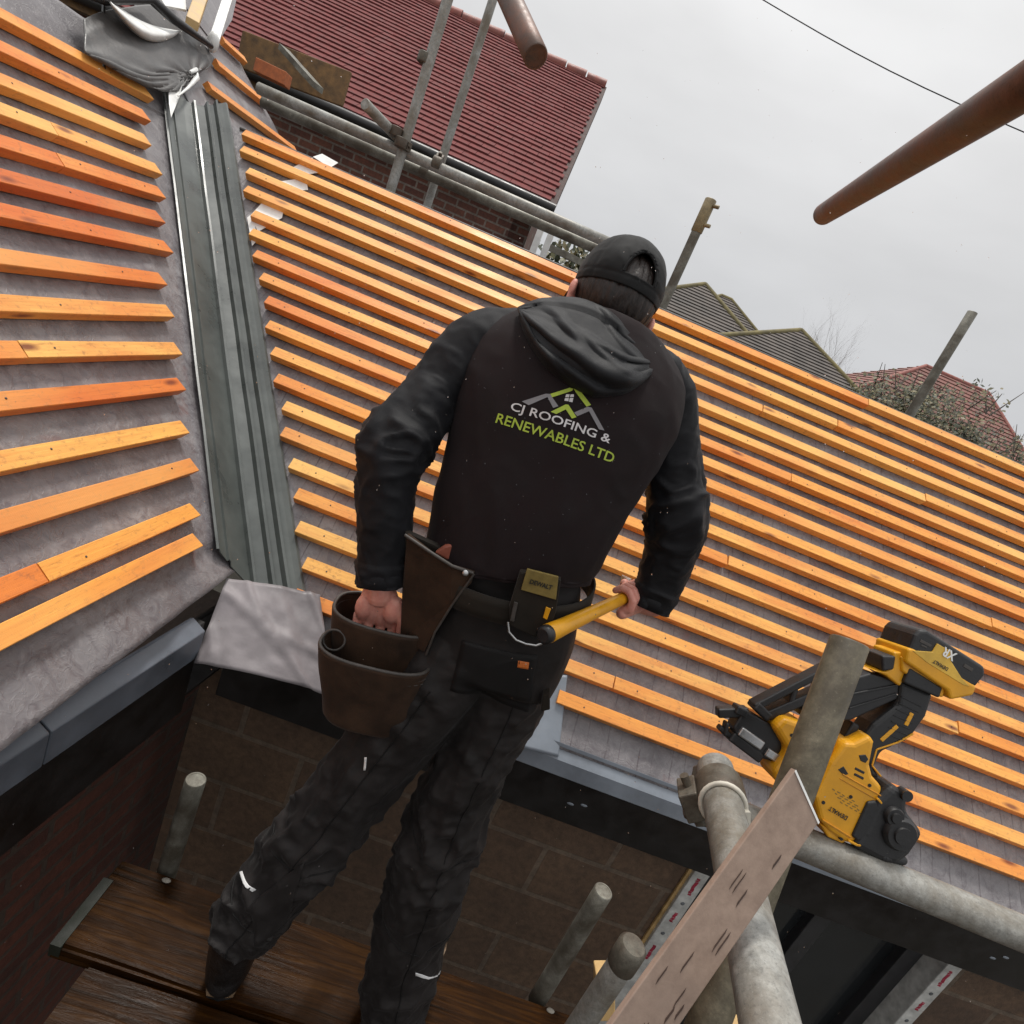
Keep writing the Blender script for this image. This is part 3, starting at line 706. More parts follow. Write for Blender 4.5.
b = MB(); b.slab([E2-dr*wid-nrm*.03, E2-nrm*.03, Rg-nrm*.03, Rg-dr*wid-nrm*.03], -nrm*.05)
b.slab([E2-dr*wid-up_v*.0, E2, E2-V((0, 0, .16)), E2-dr*wid-V((0, 0, .16))], nb*.03)
obj('eaves_board', b, M_TIMB, hb)
b = MB(); b.slab([E2-dr*.03, E2-dr*.03-V((0, 0, .20)), Rg-dr*.03-V((0, 0, .20)), Rg-dr*.03], dr*.075); obj('bargeboard', b, M('bargeboard_brown', (.07, .045, .04), .85), hb)
b = MB(); W0 = E2+nb*.25-dr*.12-V((0, 0, .10))
b.box(W0-dr*wid*.5+nb*.1-V((0, 0, 2.2)), dr*wid*.5, nb*.1, V((0, 0, 2.2)))
b.slab([W0-V((0, 0, 4.4)), W0, Rg-dr*.12-V((0, 0, .15)), W0+nb*6.6, W0+nb*6.6-V((0, 0, 4.4))], -dr*.2)
obj('wall', b, M_BRICK, hb)
b = MB(); G0 = E2-nb*.06-V((0, 0, .06)); b.tube([G0-dr*wid, G0+dr*.05], .055, 14); obj('gutter', b, M_FASC, hb)
# worn toe board lying in front of that house's eaves, and orange brick beneath it
A, B = at(240, 49, 5.3), at(347, 90, 5.3); b = MB(); ax2 = (B-A).normalized(); b.box((A+B)/2, (B-A)*.5, V((0, 0, .125)), ax2.cross(V((0, 0, 1)))*.02)
tag(obj('toe_board', b, M_TIMB, bevel=.006), 'old brown toe board below the red tiled roof', 'board')
A, B = at(284, 50, 5.1), at(318, 88, 5.1); b = MB(); b.box((A+B)/2, (B-A)*.5, V((0, 0, .02)), V((.02, .05, 0)))
tag(obj('rail_offcut', b, M_GALV_D), 'short grey metal offcut under the toe board', 'offcut')
P = at(273, 74, 4.6); b = MB(); b.box(P, (.10, .02, 0), (0, .05, 0), (0, 0, .04)); tag(obj('loose_brick', b, M('orange_brick', (.42, .13, .05), .8), bevel=.004), 'orange brick resting below the end of the toe board', 'brick')

def far_house(name, Y, ridge, hipR, eaveR, left, mat, label, depth=7., wall=3.2, ridge_mat=M_TILE_Y):
    """hipped roof from image points at distance Y: ridge (two points), right eaves corner, left eaves corner"""
    r0, r1 = at(*ridge[0], Y+depth*.5), at(*ridge[1], Y+depth*.5); r1.z = r0.z = (r0.z+r1.z)/2
    e1 = at(*eaveR, Y); e0 = at(*left, Y); ze = min(e1.z, e0.z); e1.z = e0.z = ze
    f1 = e1+V((0, depth, 0)); f0 = e0+V((0, depth, 0))
    t = thing(name, V(((e0.x+e1.x)/2, Y+depth/2, -3.4)), label, 'house')
    b = MB(); N = 22
    def course(a0, a1, b0, b1):
        for k in range(N):
            u0, u1 = k/N, (k+1)/N
            p0, p1, q0, q1 = a0.lerp(b0, u0), a1.lerp(b1, u0), a0.lerp(b0, u1), a1.lerp(b1, u1)
            nn = (p1-p0).cross(q0-p0).normalized()
            if nn.z < 0: nn = -nn
            b.add([p0, p1, p1+nn*.05, p0+nn*.05, q1+nn*.01, q0+nn*.01], [(0, 1, 2, 3), (3, 2, 4, 5)])
    course(e0, e1, r0, r1); course(e1, f1, r1, r1); course(f1, f0, r1, r0); course(f0, e0, r0, r0)
    rr = obj('roof', b, mat, t)
    b = MB(); b.tube([r0-V((0, 0, .03)), r1-V((0, 0, .03))], .13, 10); b.tube([r1, e1+V((0, 0, .05))], .10, 10); b.tube([r0, e0+V((0, 0, .05))], .10, 10); b.tube([r1, f1], .1, 10)
    obj('ridge_tiles', b, ridge_mat, rr)
    b = MB(); c = (e0+e1)/2+V((0, depth/2, 0)); b.box((c.x, c.y, ze/2-1.7-.1), ((e1.x-e0.x)/2-.35, 0, 0), (0, depth/2-.35, 0), (0, 0, (ze+3.4)/2-.02)); obj('wall', b, M_RENDER, t)
    return t
far_house('tiled_house', 22, ((704.5, 284.5), (705.5, 284.5)), None, (802, 399), (573, 302), M_TILE_G, 'grey-brown tiled house with a mossy hip just right of the cap')
far_house('tiled_house', 32, ((721, 297), (732, 298)), None, (800, 378), (640, 315), M_TILE_G, 'grey tiled house whose roof peeps out behind the mossy hip')
far_house('tiled_house', 21, ((800.5, 330.5), (801.5, 330.5)), None, (916, 448), (654, 341), M_TILE_G, 'dark tiled house with a green ridge, left of the bare tree')
far_house('tiled_house', 26, ((926, 366), (988, 393)), None, (1060, 503), (812, 403), M_TILE_R, 'faded red hipped roof at the right behind the ivy', 9., ridge_mat=M_TILE_T)

M_BARK = M('grey_bark', (.14, .115, .10), .9, 6, .3, .4, .01, 0, 40)
def bare_tree(P, H, label, seed, mat=M_BARK, spread=.42, r0=.09):
    rnd = random.Random(seed); t = thing('bare_tree', P, label, 'tree')
    tk = MB(); tw = MB()
    def grow(p, d, L, r, lv):
        pts = [p]; rr = [r]; q = p.copy(); dd = d.copy()
        for i in range(4):
            dd = (dd+V((rnd.uniform(-1, 1), rnd.uniform(-1, 1), rnd.uniform(-.3, .6)))*.10).normalized(); q = q+dd*L/4; pts.append(q.copy()); rr.append(r*(1-.16*(i+1)))
        (tk if lv < 2 else tw).tube(pts, rr, 8 if lv < 2 else 4)
        if lv < 5:
            for k in range(rnd.choice((3, 4, 4)) if lv else 5):
                i = rnd.randint(1 if lv else 2, 4); nd = (dd+V((rnd.uniform(-1, 1), rnd.uniform(-1, 1), rnd.uniform(-.1, .8)))*(spread+.2)).normalized()
                grow(pts[i], nd, L*rnd.uniform(.55, .78), rr[i]*.62, lv+1)
    grow(V(P), V((0, 0, 1)), H*.36, r0, 0)
    obj('trunk', tk, mat, t); obj('crown', tw, mat, t)
P = at(838, 375, 33); bare_tree(V((P.x, P.y, -3.4)), 12.5, 'bare leafless tree between the dark and the red roofs', 3, r0=.22)
P = at(1012, 440, 24); bare_tree(V((P.x, P.y, -3.4)), 7.0, 'bare twiggy tree at the right edge before the red roof', 8)
def leafy(P, W, H, label, seed, cols, n=2600, leaf=.07):
    rnd = random.Random(seed); t = thing('ivy_bush', V((P.x, P.y, -3.4)), label, 'bush'); b = MB(); st = MB()
    lobes = [(V((P.x+rnd.uniform(-1, 1)*W*.5, P.y+rnd.uniform(-.5, .5)*W, P.z-.02-rnd.random()*H*.35)), rnd.uniform(.3, .7)*W*.5) for _ in range(18)]
    for _ in range(n):
        c, r = rnd.choice(lobes); d = V((rnd.gauss(0, 1), rnd.gauss(0, 1), rnd.gauss(0, 1))).normalized(); p = c+d*r*rnd.uniform(.55, 1.12)
        u = V((rnd.gauss(0, 1), rnd.gauss(0, 1), rnd.gauss(0, 1))).normalized(); w = u.orthogonal().normalized(); s = leaf*rnd.uniform(.6, 1.3)
        b.add([p-u*s, p+w*s*.6, p+u*s, p-w*s*.6], [(0, 1, 2, 3)], rnd.choice((0, 0, 1, 2)))
    for _ in range(60):
        c, r = rnd.choice(lobes); p = c+V((rnd.gauss(0, .4), rnd.gauss(0, .4), .2))*r; st.tube([p, p+V((rnd.gauss(0, .12), rnd.gauss(0, .12), .35))*rnd.uniform(.5, 1.4)], [.012, .004], 4)
    st.tube([(P.x, P.y, -3.4), (P.x, P.y, P.z-.3)], [.12, .06], 8)
    obj('crown', b, cols, t); obj('stems', st, M_BARK, t)
LG = [M('ivy_dark', (.035, .042, .018), .6, 4), M('ivy_olive', (.10, .095, .035), .6, 4), M('ivy_pale', (.17, .14, .065), .6, 4)]
P = at(930, 405, 9.5); leafy(P, 1.5, 2.6, 'olive ivy bush in front of the red roof at the right', 5, LG, 11000, .034)
P = at(1005, 445, 10.5); leafy(P, 1.1, 2.2, 'lower ivy bush at the right edge of the picture', 6, LG, 5200, .036)
P = at(590, 268, 40); leafy(P, 5., 5, 'small grey-green tree far off beside the cap', 9, LG, 900, .3)
A, B = at(760, -2, 14), at(1040, 139, 12); b = MB(); b.tube([A-(B-A)*.6]+[A+(B-A)*i/8-V((0, 0, .10*sin(pi*i/8))) for i in range(9)]+[B+(B-A)*.5], .010, 6)
tag(obj('overhead_wire', b, M_BLACK), 'thin dark overhead wire crossing the sky', 'wire')


# ------------------------------------------------------------------ the worker
def sweep(b, keys, seg=36, rings=60, disp=None, ref=V((1, 0, 0)), mi=0, capends=True):
    """tube of elliptic section through keys (point, side radius, depth radius[, tilt]); disp(s, angle) moves the skin out"""
    P = [V(k[0]) for k in keys]; A = [k[1] for k in keys]; D = [k[2] for k in keys]; T = [k[3] if len(k) > 3 else 0. for k in keys]
    o = len(b.v); vs = []; C = []
    for i in range(rings):
        t = i/(rings-1); C.append(cr(P, t))
    for i in range(rings):
        t = i/(rings-1); tg = (C[min(i+1, rings-1)]-C[max(i-1, 0)]).normalized()
        x = ref+V((0, 0, cr(T, t))); x = x if T[0] or T[-1] else (ref-tg*ref.dot(tg))
        x = x.normalized(); y = tg.cross(x).normalized()
        a, d = cr(A, t), cr(D, t)
        for j in range(seg):
            q = 2*pi*j/seg; c_, s_ = cos(q), sin(q)
            e = .9; cx = math.copysign(abs(c_)**e, c_); sy = math.copysign(abs(s_)**e, s_)
            n = (x*c_*d+y*s_*a).normalized()
            vs.append(C[i]+x*cx*a+y*sy*d+n*(disp(t, q) if disp else 0))
    fs = [(i*seg+j, i*seg+(j+1) % seg, (i+1)*seg+(j+1) % seg, (i+1)*seg+j) for i in range(rings-1) for j in range(seg)]
    if capends:
        vs += [C[0], C[-1]]; n = len(vs)
        fs += [(n-2, (j+1) % seg, j) for j in range(seg)]+[(n-1, (rings-1)*seg+j, (rings-1)*seg+(j+1) % seg) for j in range(seg)]
    # make the winding outward
    f = fs[0]; nn = (vs[f[1]]-vs[f[0]]).cross(vs[f[2]]-vs[f[0]])
    if nn.dot(vs[f[0]]-C[0]) < 0: fs = [g[::-1] for g in fs]
    return b.add(vs, fs, mi, True)
def ridge(x): return max(0, 1-abs(x)*4.2)

SK = NT('skin'); _v = SK.map(1.); _n = SK.noise(_v, 60, 4); _n2 = SK.noise(_v, 500, 2)
SK.base(SK.ramp(_n, [(.3, (.62, .24, .19)), (.7, (.76, .37, .29))])); SK.rough(.5); SK.bump(SK.math('ADD', _n, SK.math('MULTIPLY', _n2, .4)), .25, .001)
SK.set(Subsurface_Weight=.08, Subsurface_Scale=.006); M_SKIN = SK.m
M_VEST = fabric('vest_cloth', (.0115, .0066, .0072), .85, 1100, .02, .25, .004)
M_SLEEVE = fabric('sleeve_cloth', (.0066, .0066, .0084), .68, 1300, .04, .25, .008)
M_HOOD = fabric('hood_cloth', (.0092, .0094, .0110), .55, 1200, .05, .25, .009)
M_TROU = fabric('trouser_cloth', (.0140, .0118, .0114), .66, 900, .04, .4, .008)
M_TROU2 = fabric('trouser_panel', (.0065, .0058, .0058), .65, 800, .02, .3, .008)
M_CAP = fabric('cap_cloth', (.0085, .0085, .0088), .75, 1500, .06, .2, .003)
M_HAIR = NT('dark_hair'); _v = M_HAIR.map((300, 300, 60)); _n = M_HAIR.noise(_v, 1., 3); M_HAIR.base(M_HAIR.ramp(_n, [(.3, (.006, .004, .0035)), (.7, (.026, .014, .010))])); M_HAIR.rough(.5); M_HAIR.bump(_n, .6, .003); M_HAIR = M_HAIR.m
M_LEATH = fabric('brown_suede', (.034, .0175, .0095), .8, 500, .05, .5, .009)
M_LEATH_D = fabric('dark_webbing', (.016, .0125, .009), .75, 500, .05, .3, .003)
M_PIPE = M('grey_piping', (.050, .043, .038), .55, 60, .3, .2)
M_STEEL = M('worn_steel', (.42, .42, .42), .32, 60, .3, .1, metal=.9)
M_YEL = M('yellow_plastic', (.66, .31, .010), .38, 30, .12, .08)
M_TOOLB = M('tool_black_rubber', (.013, .013, .014), .5, 60, .3, .25)

tors = [((506, 570), 1.045, .158, .125, .26), ((509, 558), 1.05, .164, .130, .26), ((526, 513), 1.06, .176, .132, .20), ((544, 471), 1.08, .189, .134, .14),
        ((559, 430), 1.10, .204, .138, .12), ((571, 396), 1.12, .212, .132, .12), ((581, 364), 1.14, .200, .116, .12), ((591, 340), 1.155, .155, .098, .10),
        ((597, 330), 1.165, .096, .082, .08), ((599, 321), 1.17, .074, .066, .06)]
tk = [(at(*p, Y), a, d, tl) for p, Y, a, d, tl in tors]
def dt(t, q):
    back = max(0, -sin(q))
    d = .0035*nz(t*5, cos(q)*2.2, 0, 1)+.0022*ridge(nz(t*9+cos(q)*1.6, cos(q)*2.5, 1, 2))*(1.2-t)
    d += .005*ridge(nz(t*7-abs(cos(q))*2.2, cos(q)*1.2, 3, 3))*max(0, .42-t)*2.0
    d += .003*sin(cos(q)*9+t*5)*max(0, .3-t)
    d += .004*ridge(nz(cos(q)*3.2+t*4, t*3.5-cos(q)*1.2, 2, 6))*(.4+max(0, .6-t))
    return d
def fold(t, q, freq, seed):
    f = t*freq+1.0*sin(q+seed)+.9*nz(t*3, cos(q)*.9, sin(q)*.9, seed); s_ = abs((f % 1)*2-1)
    return s_**3*max(0, min(1, nz(t*3.2, cos(q)*1.2, sin(q)*1.2, seed+3)*2.2+.35))
def dsl(seed, el, amp=1.):
    def f(t, q):
        w = math.exp(-((t-el)/.13)**2)
        g = ridge(nz(t*11+.25*sin(q+seed), cos(q)*1.1, sin(q)*1.1, seed))
        d = .0065*g*(.35+1.3*w)+.003*nz(t*6, cos(q)*1.5, sin(q)*1.5, seed+4)
        d += .004*w*nz(t*12, cos(q+1)*1.3, sin(q)*1.3, seed+2)+.0016*ridge(nz(t*24+.6*sin(q*2+seed), cos(q)*2, sin(q)*2, seed+7))
        d += (.0025+.0055*w)*fold(t, q, 11, seed+1)
        if t > .90: d += .003+.003*nz(t*30, cos(q), sin(q), seed)
        return d*amp
    return f
slL = [((530, 338), 1.15, .050), ((486, 345), 1.135, .062), ((459, 366), 1.115, .060), ((437, 392), 1.09, .056), ((415, 420), 1.05, .057), ((397, 445), 1.02, .059), ((389, 470), 1.0, .053), ((386, 500), .99, .049), ((385, 530), .985, .047), ((382, 560), .98, .043), ((381, 583), .975, .041)]
slR = [((622, 362), 1.16, .050), ((652, 380), 1.155, .060), ((668, 405), 1.15, .054), ((671, 440), 1.14, .051), ((674, 480), 1.13, .053), ((676, 515), 1.115, .056), ((671, 548), 1.12, .052), ((660, 582), 1.115, .045), ((649, 607), 1.105, .038)]
kL = [(at(*p, Y), r, r) for p, Y, r in slL]; kR = [(at(*p, Y), r, r) for p, Y, r in slR]
lgL = [((462, 640), 1.03, .094), ((428, 690), 1.0, .090), ((378, 755), .97, .078), ((332, 815), .94, .076), ((301, 850), .925, .075), ((270, 893), .905, .074), ((253, 914), .889, .073), ((245, 931), .881, .064)]
lgR = [((520, 645), 1.05, .092), ((500, 700), 1.03, .086), ((472, 760), 1.0, .077), ((447, 820), .98, .078), ((431, 870), .965, .081), ((411, 930), .95, .079), ((399, 980), .935, .076), ((393, 1012), .925, .068)]
kLL = [(at(*p, Y), r, r*1.05) for p, Y, r in lgL]; kLR = [(at(*p, Y), r, r*1.05) for p, Y, r in lgR]
pel = [((507, 556), 1.05, .142, .108, .25), ((505, 585), 1.05, .150, .118, .22), ((499, 625), 1.045, .154, .122, .12), ((490, 668), 1.03, .134, .114, .0001)]
kP = [(at(*p, Y), a, d, tl) for p, Y, a, d, tl in pel]
HC = at(610, 307, 1.21); FH = V((-.20, .95, -.14)).normalized(); RH = FH.cross(V((0.05, 0, 1))).normalized(); UH = RH.cross(FH).normalized()

# body: one mesh; under the clothes it is slimmer than they are
b = MB()
def slim(keys, k): return [(K[0], K[1]*k, K[2]*k)+tuple(K[3:]) for K in keys]
sweep(b, slim(tk[:-2], .86), 28, 40)
for K in (kL, kR): sweep(b, slim(K, .68), 16, 30)
for K in (kLL, kLR): sweep(b, slim(K, .74), 18, 30)
sweep(b, slim(kP, .88), 24, 16)
nk0 = at(599, 340, 1.165)
b.cap(nk0, HC-UH*.06+FH*.0, .060, .058, 18)
hd = MB()
hd.ball(HC+UH*.022-FH*.004, RH*.070, FH*.090, UH*.088, 28)
hd.ball(HC-UH*.035+FH*.030, RH*.058, FH*.066, UH*.072, 24)
hd.ball(HC-UH*.085+FH*.062, RH*.028, FH*.026, UH*.022, 14)                     # chin
hd.cap(HC+UH*.004+FH*.098, HC-UH*.028+FH*.112, .009, .014, 12)                 # nose
hd.ball(HC-UH*.058+FH*.090, RH*.024, FH*.012, UH*.010, 12)                     # mouth
for s in (-1, 1):
    hd.ball(HC+RH*s*.032+UH*.012+FH*.083, RH*.018, FH*.012, UH*.009, 12)       # brow and eye
    hd.cap(HC+RH*s*.030-UH*.022+FH*.072, HC+RH*s*.050-UH*.02+FH*.04, .016, .018, 10)
    e = HC+RH*s*.081-UH*.014-FH*.004
    hd.ball(e, RH*.010+FH*s*-.004, (FH*.016-RH*s*.006), UH*.029, 14); hd.ball(e+UH*.012-FH*.010+RH*s*.006, RH*.007, FH*.012, UH*.018, 12); hd.ball(e-UH*.022, RH*.007, FH*.009, UH*.010, 10)
hd.cap(nk0, HC-UH*.05-FH*.01, .061, .062, 18)
def hand(b, W, D, A, N, curls, thumb, palm=.082, wid=.080, back_=None):
    """hand from wrist W along D; A points to the thumb side, N out of the palm"""
    D = D.normalized(); A = (A-D*A.dot(D)).normalized(); N = (N-D*N.dot(D)-A*N.dot(A)).normalized()
    b.cap(W-(back_ or D)*.06, W+D*.012, .025, .026, 14)
    for k in range(4): b.cap(W+D*.012+A*(.012*(k-1.5)), W+D*palm+A*((k-1.5)*wid*.245), .0155, .0125, 12)
    b.ball(W+D*.040+A*.030+N*.010, A*.020, D*.032, N*.016, 14); b.ball(W+D*.046-A*.026+N*.008, A*.016, D*.032, N*.013, 14)
    for k in range(4):
        L = (.068, .080, .075, .058)[::-1][k] if True else 0
        p = W+D*(palm-.004*abs(k-2))+A*((k-1.5)*wid*.288); d = D.copy(); r = .0098 if k else .0086
        for i, (fr, cu) in enumerate(zip((.46, .30, .24), curls[k])):
            c_, s_ = cos(cu), sin(cu); d = (D*c_+N*s_); q = p+d*L*fr*1.15; b.cap(p, q, r, r*.92, 12); r *= .92; p = q
    p = W+D*.022+A*.034+N*.008; r = .0135
    for (x, y, z), L in zip(thumb, (.040, .032, .026)):
        d = (D*x+A*y+N*z).normalized(); q = p+d*L; b.cap(p, q, r, r*.88, 12); r *= .88; p = q
    return b
hL = MB(); WL = at(381, 589, .982); DL = at(373, 634, 1.012)-WL
hand(hL, WL, DL, V((1, .1, .35)), V((.05, -1, .35)), [(.6, 1.6, 2.5), (.5, 1.3, 2.0), (.4, .9, 1.3), (.3, .7, 1.0)], [(.85, .45, .2), (1, .05, .2), (1, -.25, .1)], back_=(at(381, 583, .975)-at(383, 545, .982)).normalized())
HA = at(547, 634, .865); HB = at(624, 598, 1.09); HD = (HB-HA).normalized()
hR = MB(); WR = at(650, 603, 1.125)
gc = HB+HD*.020
GD = (gc-WR); GD.normalize()
# fist closed round the handle: palm behind it, four fingers wrapping, thumb across the front
ux = (V((0, -1, .2))-HD*V((0, -1, .2)).dot(HD)).normalized(); uy = HD.cross(ux).normalized()
pc = gc-ux*-.0+uy*0
def rpt(a, off, r): return gc+HD*off+(ux*cos(a)+uy*sin(a))*r
side = 1 if (WR-gc).dot(uy) > 0 else -1
hR.cap(WR-(gc-WR)*.2, WR+(gc-WR)*.25, .026, .028, 14)
for k in range(4):
    off = (k-1.5)*.019
    hR.cap(WR+(gc-WR)*.25, rpt(side*pi*.5, off, .030), .018, .0125, 12)
    a0 = side*pi*.5; q = rpt(a0, off, .026); r = .0094
    for st_ in range(1, 6):
        q2 = rpt(a0+side*-1*st_*.78, off, .0265-.001*st_); hR.cap(q, q2, r, r*.95, 10); q = q2; r *= .95
q = rpt(side*pi*.62, .034, .030); r = .012
for a_, o_ in ((side*pi*.95, .030), (side*pi*1.25, .022)): q2 = rpt(a_, o_, .028); hR.cap(q, q2, r, r*.9, 10); q = q2; r *= .9
def to_me(name, mb, vox, sm=2):
    o = obj(name, mb, [], remesh=vox, smooth=sm); bake(o); me = o.data; bpy.data.objects.remove(o)
    return me
allb = MB()
for mb, vx in ((b, .010), (hd, .0035), (hL, .0019), (hR, .0021)):
    me = to_me('tmp', mb, vx, 2); allb.add([v.co.copy() for v in me.vertices], [tuple(p.vertices) for p in me.polygons], 0, True); bpy.data.meshes.remove(me)
person = tag(obj('person', allb, M_SKIN), 'worker seen from behind in black hooded jacket, cap and tool belt, drawing a yellow-handled hammer', 'person')
# eyes
b = MB()
for s in (-1, 1): b.ball(HC+RH*s*.032+UH*.002+FH*.083, RH*.012, FH*.012, UH*.012, 14)
obj('eyes', b, M_WHITE, person)

# jacket
b = MB(); sweep(b, tk, 96, 150, dt, mi=0)
jk = obj('jacket', b, M_VEST, person)
jk['label'] = 'black jacket body with printed back'
for K, sd, el, in ((kL, 3, .50), (kR, 8, .60)):
    b = MB(); sweep(b, K, 56, 150, dsl(sd, el)); 
    obj('sleeve', b, M_SLEEVE, jk)
    # cuff hem
    e0, e1 = V(K[-2][0]), V(K[-1][0]); t = (e1-e0).normalized(); _, u, w = frame3(t); r = K[-1][1]+.0055
    b = MB(); b.tube([e1-t*.026+(0*u), e1-t*.024, e1-t*.002, e1], [r-.002, r, r, r-.004], 32); obj('cuff', b, M_SLEEVE, jk)
def hoodf(i, j):
    T_ = [at(519, 309, 1.085), at(546, 302, 1.105), at(585, 305, 1.085), at(622, 328, 1.095), at(659, 361, 1.115)]
    B_ = [at(521, 314, 1.05), at(543, 350, .985), at(583, 385, .965), at(626, 389, .985), at(657, 366, 1.075)]
    w = min(1, j/.80); p = cr(T_, i).lerp(cr(B_, i), w)
    e = math.sin(pi*min(1, max(0, i)))**.6
    p += V((0, -1, .05))*(.030*e*sin(pi*min(1, w*1.02))**.7+.011*e*ridge(nz(w*4.2+.6*sin(i*5), i*1.6, 0, 11))+.009*e*ridge(nz(w*2.2-i*2.5, i*1.2+w, 0, 15))+.010*e*nz(i*2.5, w*3.5, 0, 5))
    if w < .13: p += V((0, -.5, .8))*(.006*e)
    if j > .80: k = (j-.80)/.20; p += V((0, 1, -.15))*(.075*k*e)+V((0, 0, -.012))*sin(pi*k)*e
    return p
obj('hood', MB().grid(hoodf, 70, 56), M_HOOD, jk, solid=.004, off=-1)
b = MB(); cc = at(594, 352, 1.165)
def colf(i, j):
    a = 2*pi*i; h = j*.034
    return cc+RH*cos(a)*(.084+.008*j)+V((0, 1, 0))*sin(a)*(.076+.008*j)+V((.02, 0, 1))*(h+.01*cos(a*1)*0-.010*sin(a)*-1)
obj('collar', MB().grid(colf, 48, 8, closeu=True), M_HOOD, jk, solid=.005)
dg = bpy.context.evaluated_depsgraph_get(); dg.update()
def bvh_of(o): return BVHTree.FromPolygons([v.co.copy() for v in o.data.vertices], [tuple(p.vertices) for p in o.data.polygons])
BJ = bvh_of(jk)
def hit(bv, px, py):
    d = ray(px, py).normalized(); h = bv.ray_cast(V((0, 0, 0)), d)
    if h[0] is None:                                   # just past the outline: take the nearest point of the surface
        best = min((bv.find_nearest(d*(1+.03*k)) for k in range(25)), key=lambda r: r[3]); return best[0], best[1]
    return h[0], h[1]
# print on the back, laid on the cloth along the direction the back faces
c0 = hit(BJ, 557, 424)[0]; cl_, cr_ = hit(BJ, 495, 417)[0], hit(BJ, 614, 458)[0]; ct = hit(BJ, 573, 389)[0]
XT = (cr_-cl_).normalized(); NTx = XT.cross(ct-hit(BJ, 556, 437)[0]).normalized(); NTx = NTx if NTx.y < 0 else -NTx; YT = NTx.cross(XT)
def on_back(p, bv=BJ, N=NTx, off=.0012):
    h = bv.ray_cast(p+N*.15, -N); return (h[0]+N*off) if h[0] is not None else p
def px_plane(px, py):
    d = ray(px, py); return d*(c0.dot(NTx)/d.dot(NTx))
def line_text(b, s, pl, pr, hpx, mi):
    L, R_ = px_plane(*pl), px_plane(*pr); X = (R_-L).normalized(); Y = NTx.cross(X)
    vs, fs = text_mb(s, 1, 0, .012); xs = [v.x for v in vs]; ys = [v.y for v in vs]; x0, x1 = min(xs), max(xs); y0 = min(ys); y1 = max(ys)
    k = (R_-L).length/(x1-x0); H = (px_plane(pl[0]-hpx*.33, pl[1]+hpx*.94)-L).length
    out = [on_back(L+X*(v.x-x0)*k-Y*H*(1-(v.y-y0)/(y1-y0))) for v in vs]
    b.add(out, fs, mi)
M_PW = M('print_white', (.60, .58, .58), .6, 60, .1, 0); M_PG = M('print_lime', (.36, .46, .045), .6, 60, .1, 0); M_PS = M('print_silver', (.20, .19, .20), .6, 60, .1, 0)
b = MB(); line_text(b, 'CJ ROOFING &', (512.5, 400.5), (613.5, 434.5), 11.2, 0); line_text(b, 'RENEWABLES LTD', (498, 411), (618, 452.5), 10.2, 1)
obj('lettering', b, [M_PW, M_PG], jk)
b = MB()
def epoly(pts, mi):
    # split into short pieces so that the print follows the cloth
    P = [px_plane(480+x/6.4, 370+y/6.4) for x, y in pts]
    b.add([on_back(p, off=.0014) for p in P], [tuple(range(len(P)))], mi)
for pts, mi in (([(268, 195), (420, 150), (432, 172), (312, 222)], 2), ([(420, 150), (448, 152), (502, 232), (468, 243), (432, 172)], 2),
                ([(450, 152), (575, 112), (598, 118), (590, 132), (462, 174)], 1), ([(598, 112), (636, 122), (712, 222), (682, 234), (612, 140)], 1),
                ([(452, 268), (548, 220), (566, 222), (556, 248), (488, 282)], 1), ([(566, 222), (618, 302), (588, 310), (548, 250)], 1),
                ([(602, 272), (690, 234), (716, 240), (700, 262), (622, 296)], 2), ([(716, 240), (802, 382), (766, 376), (698, 262)], 2),
                ([(552, 155), (574, 155), (570, 173), (546, 174)], 0), ([(580, 155), (602, 155), (600, 172), (576, 173)], 0), ([(544, 180), (568, 179), (566, 200), (540, 196)], 0), ([(574, 179), (598, 178), (592, 206), (570, 202)], 0)):
    epoly(pts, mi)
obj('emblem', b, [M_PW, M_PG, M_PS], jk)

M_BEAD = NT('water_bead'); M_BEAD.base((.3, .3, .32)); M_BEAD.rough(.08); M_BEAD.set(Transmission_Weight=.6, IOR=1.33); M_BEAD = M_BEAD.m
b = MB(); rnd = random.Random(12)
for _ in range(80):
    h = BJ.ray_cast(V((0, 0, 0)), ray(rnd.uniform(430, 690), rnd.uniform(320, 560)).normalized())
    if h[0] is None: continue
    n = h[1] if h[1].y < 0 else -h[1]; r = rnd.choice((.0004, .0006, .0008)); t, u, w_ = frame3(n); b.ball(h[0]+n*r*.3, u*r, w_*r*rnd.uniform(1, 1.8), n*r*.7, 8)
wb = obj('water_beads', b, M_BEAD, jk); wb['kind'] = 'stuff'

# trousers
def dlg(seed, knee):
    def f(t, q):
        w = math.exp(-((t-knee)/.16)**2); lo = max(0, t-.75)*3
        g = ridge(nz(t*10+.5*sin(q*1+seed), cos(q)*1.2, sin(q)*1.2, seed))
        d = .011*g*(.5+.9*w+lo)+.007*nz(t*4.5, cos(q)*1.3, sin(q)*1.3, seed+4)+.007*(w+lo)*nz(t*14, cos(q), sin(q), seed+2)
        d += .006*ridge(nz(t*22+.8*sin(q+seed), cos(q)*1.6, sin(q)*1.6, seed+6))*(.5+w+lo)+.005*ridge(nz(t*7+1.2*sin(q+1), cos(q)*2.2, sin(q)*2.2, seed+8))
        d += (.004+.009*w+.008*lo)*fold(t, q, 12, seed+1)+.007*fold(t, q*2, 5, seed+5)+.005*fold(t, q+2, 19, seed+9)
        return d-.006
    return f
b = MB(); sweep(b, kP, 48, 40, lambda t, q: .004*nz(t*5, cos(q)*3, sin(q)*3, 2)); sweep(b, kLL, 40, 120, dlg(5, .55)); sweep(b, kLR, 40, 120, dlg(9, .5))
tr_ = obj('trousers', b, [M_TROU], person, remesh=.0042, smooth=1); bake(tr_)
BT_ = bvh_of(tr_)
